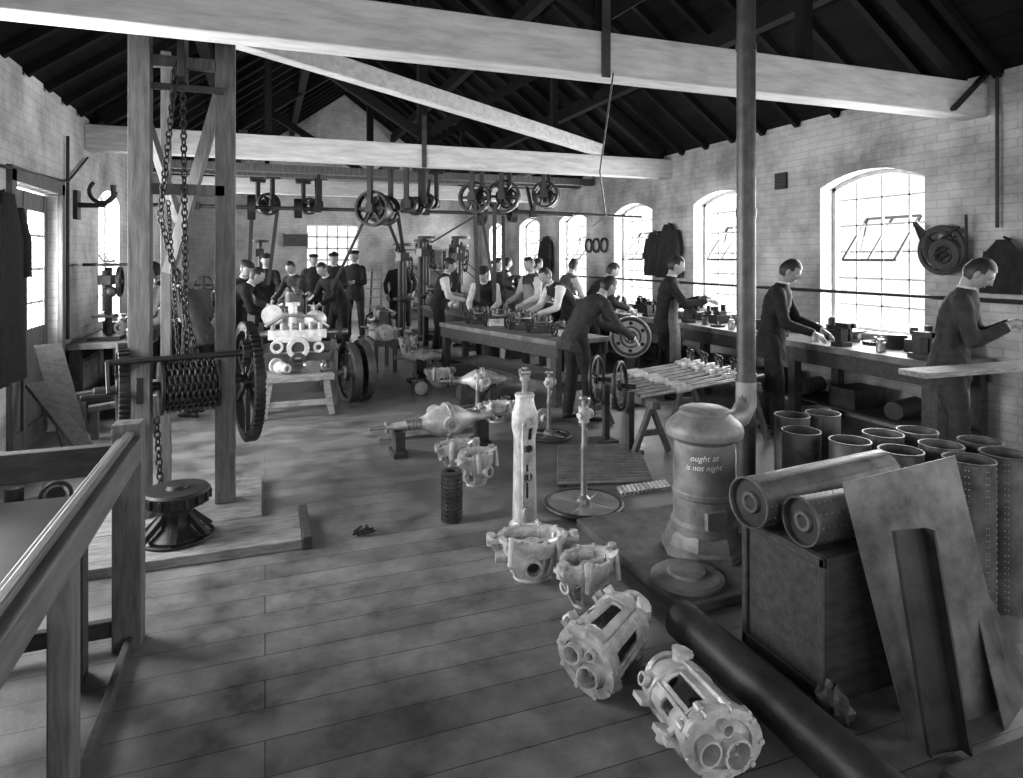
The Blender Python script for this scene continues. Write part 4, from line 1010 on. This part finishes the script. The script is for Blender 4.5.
def drillpress(x,y,h=2.0):
    b=MB(); b.at((x,y,0)); b.mt('iron'); b.box((0,0,.04),(.5,.6,.08)); b.cyl((0,.15,0),(0,.15,h),.06); b.box((0,0,h*.88),(.16,.5,.16)); b.cyl((0,-.2,h*.5),(0,-.2,h*.95),.035)
    b.lathe([(.05,0),(.2,.02),(.2,.06),(.02,.06)],(0,-.15,.85),n=24); b.box((0,.02,.86),(.1,.3,.08)); b.wheel((0,-.1,h*1.0),(0,0,1),.2,.05,5,.03,.04); b.wheel((.14,-.1,h*.8),(1,0,0),.16,.025,4,.02,.03)
    b.wheel((0,.4,h*.92),(1,0,0),.16,.08,4,.03,.04); b.bar((.1,-.15,h*.75),(.38,-.25,h*.62),.02,.02); b.sph((.38,-.25,h*.62),.03); b.obj('drill_press',.003)
drillpress(3.0,13.2); drillpress(2.42,12.35,1.9); drillpress(4.0,14.0,2.1); drillpress(-.1,14.8,2.0); drillpress(3.7,13.1,1.9); drillpress(3.3,14.2,2.1)
def lathem(x,y,rz,L=1.6):
    b=MB(); b.at((x,y,0),rz=rz); b.mt('iron')
    for k in (-1,1): b.prism([(-.2,0),(.2,0),(.12,.7),(-.12,.7)],(k*L*.4-.05,0,0),(0,1,0),(0,0,1),(.1,0,0))
    b.box((0,0,.78),(L,.24,.14)); b.box((-L*.38,0,1.0),(.34,.22,.32)); b.cyl((-L*.2,0,1.02),(-L*.1,0,1.02),.1); b.box((L*.36,0,.95),(.18,.16,.22)); b.cyl((L*.2,0,1.02),(L*.5,0,1.02),.03)
    b.box((0,-.05,.9),(.25,.34,.1)); b.wheel((.02,-.26,.82),(0,1,0),.09,.02,4,.012,.015); b.wheel((-L*.38,0,1.22),(1,0,0),.15,.2,4,.02,.03); b.wheel((L*.52,0,1.02),(1,0,0),.1,.02,4,.012,.02)
    b.mt('steel'); b.cyl((-L*.1,0,1.02),(L*.2,0,1.02),.03); b.cyl((-L*.4,-.14,.76),(L*.45,-.14,.76),.015); b.obj('lathe',.003)
lathem(3.82,10.75,95); lathem(-.9,12.0,90,1.4)
b=MB().mt('woodl')
for x in (2.05,2.45): b.b2(x-.025,x+.025,14.9,14.95,0,1.45)
for i in range(7): b.b2(2.05,2.45,14.9,14.94,.15+.2*i,.18+.2*i)
b.mt('wood'); b.bar((2.25,15.4,0.01),(2.25,14.95,1.4),.04,.04); b.obj('open_rack')
b=MB().mt('paper'); b.b2(.45,1.0,17.64,17.67,1.95,2.25); b.mt('wood'); b.b2(.42,.45,17.63,17.68,1.92,2.28); b.b2(1.0,1.03,17.63,17.68,1.92,2.28); b.obj('notice_board')
b=MB().mt('wood'); 
for x in (3.4,4.6): b.b2(x-.03,x+.03,17.3,17.65,0,1.9)
for z in (.3,.8,1.3,1.85): b.b2(3.4,4.6,17.3,17.65,z,z+.04)
b.mt('irong')
for i in range(14): b.box((3.55+.075*i,17.45,[.4,.9,1.4][i%3]),(.1,.15,.12))
b.obj('storage_shelf')
# ------------------------------------------------------------------ line shafting
b=MB().mt('irong'); b.cyl((-1.6,11.2,2.45),(5.4,11.2,2.45),.03,n=12)
for x in (-1.0,.8,2.6,4.6):
    b.mt('iron'); b.bar((x,11.2,2.45),(x,11.5,3.0),.05,.05); b.bar((x,11.2,2.45),(x,10.9,3.0),.05,.05); b.box((x,11.2,2.45),(.12,.12,.12)); 
b.mt('wood'); b.b2(-1.8,5.65,11.44,11.56,2.98,3.1); b.b2(-1.8,5.65,10.84,10.96,2.98,3.1)
for (x,r) in ((-.2,.2),(.5,.16),(1.9,.2),(3.6,.22),(4.2,.16)): b.mt('iron'); b.wheel((x,11.2,2.45),(1,0,0),r,.12,5,.03,.04)
b.obj('line_shaft',.002)
def counter(pul,x,y,z,L=.7,rz=0):
    b=MB(); b.about((x,y,0),rz); b.mt('irong'); b.cyl((x,y-L/2,z),(x,y+L/2,z),.022,n=10)
    for s in (-1,1):
        b.mt('iron'); yy=y+s*L*.48; b.bar((x,yy,z),(x,yy,2.98),.06,.07); b.box((x,yy,z),(.1,.08,.12)); b.box((x,yy,2.98),(.24,.1,.04))
    b.mt('rafter'); b.b2(x-.1,x+.1,y-L/2-.05,y+L/2+.1,3.0,3.06)
    for (dy,r,w) in pul: b.mt('iron'); b.wheel((x,y+dy,z),(0,1,0),r,w,6,.035,.045,0,.035); b.disc((x,y+dy+w*.3,z),(0,1,0),r*.55,.02)
    b.obj('countershaft',.002)
counter([(-.25,.25,.12),(-.05,.19,.1),(.15,.22,.12)],1.55,9.5,2.34,rz=-35)
counter([(-.2,.12,.1),(.1,.14,.1)],2.05,9.6,2.42,rz=-30); counter([(-.2,.12,.1),(.1,.1,.08)],2.35,9.8,2.5,rz=-30)
counter([(-.15,.23,.14),(.15,.16,.1)],2.90,9.2,2.52,rz=-30); counter([(-.15,.24,.14),(.2,.16,.1)],3.34,9.2,2.55,rz=-30); counter([(-.15,.2,.14),(.05,.2,.08)],4.0,9.2,2.6,rz=-30)
counter([(-.15,.19,.12),(.1,.15,.08)],0.0,11.9,2.55,rz=20); counter([(-.15,.12,.1),(.1,.15,.08)],.75,11.9,2.55,rz=20)
b=MB().mt('wood'); b.b2(-.4,5.0,9.55,9.65,3.07,3.14); b.b2(-.6,5.0,12.2,12.3,3.07,3.14); b.b2(-.3,-.2,8.62,13.0,3.14,3.2);b.b2(4.4,4.5,8.62,13.0,3.14,3.2); b.obj('shafting_bearers')
b=MB().mt('belt')
for (p,q) in (((1.35,9.3,2.3),(.9,9.8,1.2)),((1.75,9.3,2.3),(2.42,12.2,1.75)),((-.2,11.75,2.5),(-.25,11.6,1.2)),((.2,11.75,2.5),(.05,11.7,1.2)),((3.5,11.2,2.4),(3.1,12.9,1.95)),((3.1,9.0,2.45),(3.2,9.3,1.0)),((2.8,9.0,2.45),(2.95,9.3,1.0)),((3.95,11.0,2.4),(3.82,10.6,1.2)),((3.55,11.0,2.4),(3.6,10.5,1.2)),((1.9,11.0,2.3),(2.4,12.3,1.7))):
    b.bar(p,q,.06,.006)
b.obj('drive_belts')
b=MB().mt('iron'); b.path([(2.1,3.75,2.84),(2.35,4.4,2.3),(3.0,5.5,2.05),(3.9,7.5,2.05)],.006,6) 
b.obj('hanging_cord')
b=MB().mt('iron'); b.cyl((3.35,9.1,2.35),(5.6,9.1,2.3),.018,n=8); b.obj('overhead_rod')
# ------------------------------------------------------------------ world / view
w=bpy.data.worlds.new('world'); SC.world=w; w.use_nodes=True
w.node_tree.nodes['Background'].inputs[0].default_value=(1,1,1,1); w.node_tree.nodes['Background'].inputs[1].default_value=1.0
SC.view_settings.view_transform='Standard'; SC.view_settings.look='None'; SC.view_settings.exposure=0.5
